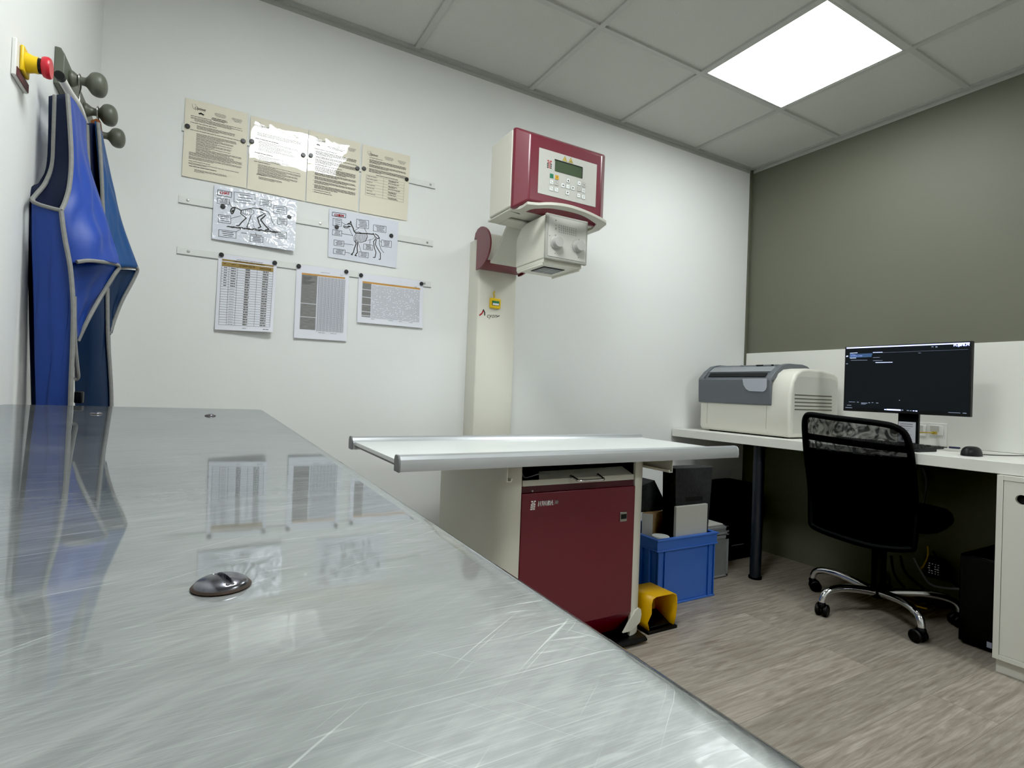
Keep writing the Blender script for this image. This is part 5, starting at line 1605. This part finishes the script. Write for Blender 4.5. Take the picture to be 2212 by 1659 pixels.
def seat_ring(k, z):
    r_ = []
    for i in range(48):
        a_ = 2 * PI * i / 48; c_, s_ = math.cos(a_), math.sin(a_)
        e_ = 0.62
        r_.append((.015 + k * .245 * math.copysign(abs(c_) ** e_, c_), -.018 + k * .232 * math.copysign(abs(s_) ** e_, s_), z))
    return r_


MB(TC).loft([seat_ring(k_, z_) for k_, z_ in ((.80, .425), (.93, .432), (.99, .450), (1.0, .465), (.985, .482), (.93, .496), (.80, .503), (.4, .505))]).build('seat', 'black_matte', ch)


def bx(y, z):
    return -.292 + .045 * (abs(y) / .215) ** 2 - .05 * (z - .62) + .03 * math.exp(-((z - .55) / .12) ** 2)


def side_y(z):
    t_ = (z - .40) / .50
    return lerp(.205, .212, t_)


outl = []
ol = [(.210, .40), (.221, .50), (.232, .65), (.243, .78), (.248, .85), (.242, .888), (.220, .902), (.14, .897), (.0, .888), (-.07, .882), (-.115, .873), (-.150, .848), (-.168, .79), (-.176, .70), (-.181, .55), (-.183, .40), (-.165, .375), (-.06, .362), (.09, .372), (.192, .385)]
yz = smooth_poly([(0, a_, b_) for a_, b_ in ol + [ol[0]]], 4)[:-1]
fr_pts = [(bx(p.y, p.z), p.y, p.z) for p in yz]
MB(TC).tube(fr_pts, .0135, 10, closed=True).build('back_frame', 'chairblk', ch)


def span(z):
    """left and right limits of the outline at height z"""
    ys = []
    n_ = len(yz)
    for i in range(n_):
        a_, b_ = yz[i], yz[(i + 1) % n_]
        if (a_.z - z) * (b_.z - z) <= 0 and a_.z != b_.z:
            ys.append(a_.y + (b_.y - a_.y) * (z - a_.z) / (b_.z - a_.z))
    return (max(ys), min(ys)) if len(ys) > 1 else (0.01, -0.01)


def pan(z0, z1, dx=0.0, slope=0.0):
    def fn(u, v):
        z = lerp(z0, z1, v)
        l_, r_ = span(min(max(z, .366), .898))
        y = lerp(l_, r_, u)
        zz = z + slope * y
        return (bx(y, zz) + dx, y, zz)
    return MB(TC).grid(fn, 20, 16)


pan(.745, .893).build('open_mesh', 'mesh_open', ch)
pan(.372, .750).build('back_mesh', 'mesh', ch, solid=.006)
pan(.775, .803, -.004, .05).build('crossbar', 'chairblk', ch, solid=.012)
MB(TC).box(-.262, -.10, -.035, .035, .392, .425).build('back_bracket', 'chairblk', ch, bevel=.006)

# crate and what stands in it
cr0 = thing('storage_crate', 'blue plastic stacking crate on the floor between x-ray table and desk', 'crate', (1.995, 1.93, 0))
X0, X1, Y0c, Y1c, CH = 1.812, 2.186, 1.799, 2.095, .310
cm = MB(); w = .006
cm.box(X0 - .008, X1 + .008, Y0c - .008, Y1c + .008, 0, .009)
cm.box(X0, X1, Y0c, Y1c, .006, .012)
cm.box(X0, X1, Y0c, Y0c + w, .006, CH).box(X0, X1, Y1c - w, Y1c, .006, CH).box(X0, X0 + w, Y0c, Y1c, .006, CH).box(X1 - w, X1, Y0c, Y1c, .006, CH)
cm.build('bin', 'crate', cr0, bevel=.002)
rm = MB()
for z0, z1, o_ in ((CH - .008, CH, .016), (CH - .056, CH - .049, .014)):
    rm.box(X0 - o_, X1 + o_, Y0c - o_, Y0c + .001, z0, z1).box(X0 - o_, X1 + o_, Y1c - .001, Y1c + o_, z0, z1).box(X0 - o_, X0 + .001, Y0c, Y1c, z0, z1).box(X1 - .001, X1 + o_, Y0c, Y1c, z0, z1)
rm.box(X0 - .010, X1 + .010, Y0c - .010, Y0c, CH - .0495, CH - .0075).box(X0 - .010, X0, Y0c, Y1c + .01, CH - .0495, CH - .0075).box(X1, X1 + .010, Y0c, Y1c + .01, CH - .0495, CH - .0075)
rm.build('rim', 'crate', cr0, bevel=.0015)
for x in (X0, X0 + .040, X1 - .043, X1 - .006):
    MB().box(x, x + .006, Y0c - .009, Y0c, .006, CH - .05).build('rib', 'crate', cr0, bevel=.001)
for y in (Y0c + .04, Y0c + .09):
    MB().box(X0 - .009, X0, y, y + .006, .006, CH - .05).build('rib', 'crate', cr0, bevel=.001)
zb = .0125
q = lambda px_, py_, y: AY(px_, py_, y)
yk = 1.830
bl = thing('foam_block', 'tall black foam block with a slot standing in the blue crate', 'foam block', (2.06, yk + .03, zb))
a_, b_ = q(1460, 1012, yk), q(1545, 1012, yk)
zt_ = a_.z
xa_, xb_ = q(1460, 1120, yk).x, min(q(1541, 1120, yk).x, X1 - .008)
MB().box(xa_, xb_, yk, yk + .085, zb, .30).prism([(xa_, yk, .30), (xb_, yk, .30), (min(b_.x, xb_ + .022), yk, zt_ - .002), (a_.x, yk, zt_)], (0, .085, 0)).build('block', 'foam', bl, bevel=.003)
c_ = q(1500, 1077, yk)
MB().box(c_.x - .058, c_.x + .058, yk - .0008, yk + .004, c_.z - .011, c_.z + .011).build('slot', 'dark_slot', bl, bevel=.001)
yw = 1.808
wb = thing('white_board', 'small white board standing upright at the front of the blue crate', 'board', (2.0, yw, zb))
a_, b_ = q(1462, 1095, yw), q(1529, 1092, yw)
MB().box(a_.x, b_.x, yw, yw + .016, zb, a_.z).build('board', 'plate', wb, bevel=.002)
jar = thing('jar', 'round white lidded container at the left corner of the blue crate', 'container', (1.86, 1.85, zb))
jc = q(1427, 1157, 1.852)
MB().lathe([(.034, zb), (.034, jc.z - .014), (.038, jc.z - .012)], (jc.x, 1.852, 0), (0, 0, 1), 32).build('body', 'white_plastic', jar)
MB().lathe([(.040, jc.z - .013), (.041, jc.z - .004), (.039, jc.z), (.0, jc.z + .001)], (jc.x, 1.852, 0), (0, 0, 1), 32).build('lid', 'white_lam', jar)
ZBOX = AY(1417, 1110, 1.922).z
bxm = thing('cardboard_box', 'small brown and grey cardboard box standing in the blue crate', 'box', (1.89, 1.985, zb))
e0, e1, e2 = q(1393, 1130, 1.985), q(1417, 1120, 1.955), q(1437, 1115, 1.985)
e0 = Vector((1.862, 1.958, 0)); e1 = Vector((1.898, 1.922, 0)); e2 = Vector((2.008, 1.965, 0)); e3 = Vector((1.968, 2.03, 0))
ztl = ZBOX
cbm = MB()
pts = [e0, e1, e2, e3]
vs = [Vector((p.x, p.y, zb)) for p in pts] + [Vector((p.x, p.y, ztl)) for p in pts]
cbm.mat(1).add(vs, [(0, 1, 5, 4)])
cbm.mat(0).add(vs, [(1, 2, 6, 5), (2, 3, 7, 6), (3, 0, 4, 7), (0, 3, 2, 1), (4, 5, 6, 7)])
cbm.build('box_body', ['card', 'cardgrey'], bxm, smooth=False)
wd = thing('foam_wedge', 'black foam wedge leaning on the cardboard box in the blue crate', 'foam wedge', (1.9, 2.0, ztl))
wp = [q(1375, 1050, 1.99), q(1408, 1036, 1.99), q(1438, 1098, 1.99), q(1437, 1106, 1.99), q(1393, 1118, 1.99), q(1372, 1112, 1.99)]
MB().prism([(p.x, 1.97, max(p.z, ZBOX + .001)) for p in wp], (0, .09, 0)).build('wedge', 'foam', wd, bevel=.003)

# aluminium case and black bag behind the crate
ac = thing('flight_case', 'grey aluminium case on the floor right of the blue crate', 'case', (2.36, 2.03, 0))
cx0, cx1, cy0, cy1 = 2.205, 2.490, 1.955, 2.10
ch_ = AY(1576, 1136, cy0).z
MB().box(cx0, cx1, cy0, cy1, .004, ch_ - .045).build('body', 'casealu', ac, bevel=.002)
MB().box(cx0, cx1, cy0, cy1, ch_ - .042, ch_).build('lid', 'casealu', ac, bevel=.002)
ed = MB()
for z in (.006, ch_ - .060, ch_ - .040, ch_ - .010):
    ed.box(cx0 - .001, cx1 + .001, cy0 - .0018, cy0, z, z + .010)
ed.box(cx1 - .012, cx1 + .0018, cy0 - .0018, cy0 + .01, .004, ch_)
ed.build('edge_strip', 'alu', ac, smooth=False)
for z in (ch_ - .022, ch_ - .068):
    MB().box(cx1 - .022, cx1 + .003, cy0 - .004, cy0 + .02, z, z + .022).build('corner', 'black', ac, bevel=.003)
MB().box(cx0 + .0, cx1 - .02, cy0 + .02, cy1 - .01, ch_ + .0005, ch_ + .010).build('lid_pad', 'plate', ac, bevel=.002)
bag = thing('black_bag', 'black bag standing in the dark under the desk corner', 'bag', (2.78, 2.23, 0))
pA = AY(1555, 1046, 2.16); 
MB().prism([(2.56, 2.13, 0), (2.99, 2.13, 0), (2.985, 2.13, .40), (2.94, 2.13, pA.z), (2.60, 2.13, pA.z), (2.56, 2.13, .42)], (0, .19, 0)).build('bag_body', 'black_matte', bag, bevel=.02, seg=4)
MB().tube(smooth_poly([(2.70, 2.24, pA.z - .003), (2.72, 2.245, pA.z + .006), (2.84, 2.245, pA.z + .006), (2.86, 2.24, pA.z - .003)]), .007, 8).build('carry_strap', 'black_matte', bag)
p = AY(1592, 1177, 2.128)
MB().box(p.x - .05, p.x + .06, 2.126, 2.131, p.z - .002, p.z + .002).build('zip', 'greyink', bag, smooth=False)

# yellow foot switch
fs = thing('foot_switch', 'yellow hooded foot switch on the floor beside the x-ray machine', 'foot pedal', (1.655, 1.66, 0))
hx0_, hx1_, hy0, hy1 = 1.588, 1.738, 1.602, 1.735
hd = MB()
sec = [(hx0_ + .006, .012), (hx0_ - .004, .045), (hx0_ + .004, .085), (hx0_ + .004, .125), (hx0_ + .010, .142), (hx0_ + .028, .150), (hx1_ - .028, .150), (hx1_ - .010, .142), (hx1_ - .004, .125), (hx1_ - .004, .085), (hx1_ + .004, .045), (hx1_ - .006, .012)]
hd.loft([[(x, lerp(hy0, hy1, t_) + (.012 if z < .05 and t_ == 0 else 0), z) for x, z in sec] for t_ in (0, 1)], cap=False, closed=False)
hd.build('hood', 'yellow', fs, solid=.0045, angle=50, off=0)
MB().prism([(x, hy1 - .004, z) for x, z in sec], (0, .004, 0)).build('hood_back', 'yellow', fs, smooth=False)
MB().box(hx0_ - .006, hx1_ + .006, hy0 + .003, hy1 + .004, 0, .013).build('base_plate', 'black', fs, bevel=.002)
MB().prism([(hx0_ + .02, hy0 + .02, .020), (hx0_ + .02, hy0 + .10, .052), (hx0_ + .02, hy0 + .10, .040), (hx0_ + .02, hy0 + .02, .012)], (hx1_ - hx0_ - .04, 0, 0)).build('pedal', 'black', fs, bevel=.002)
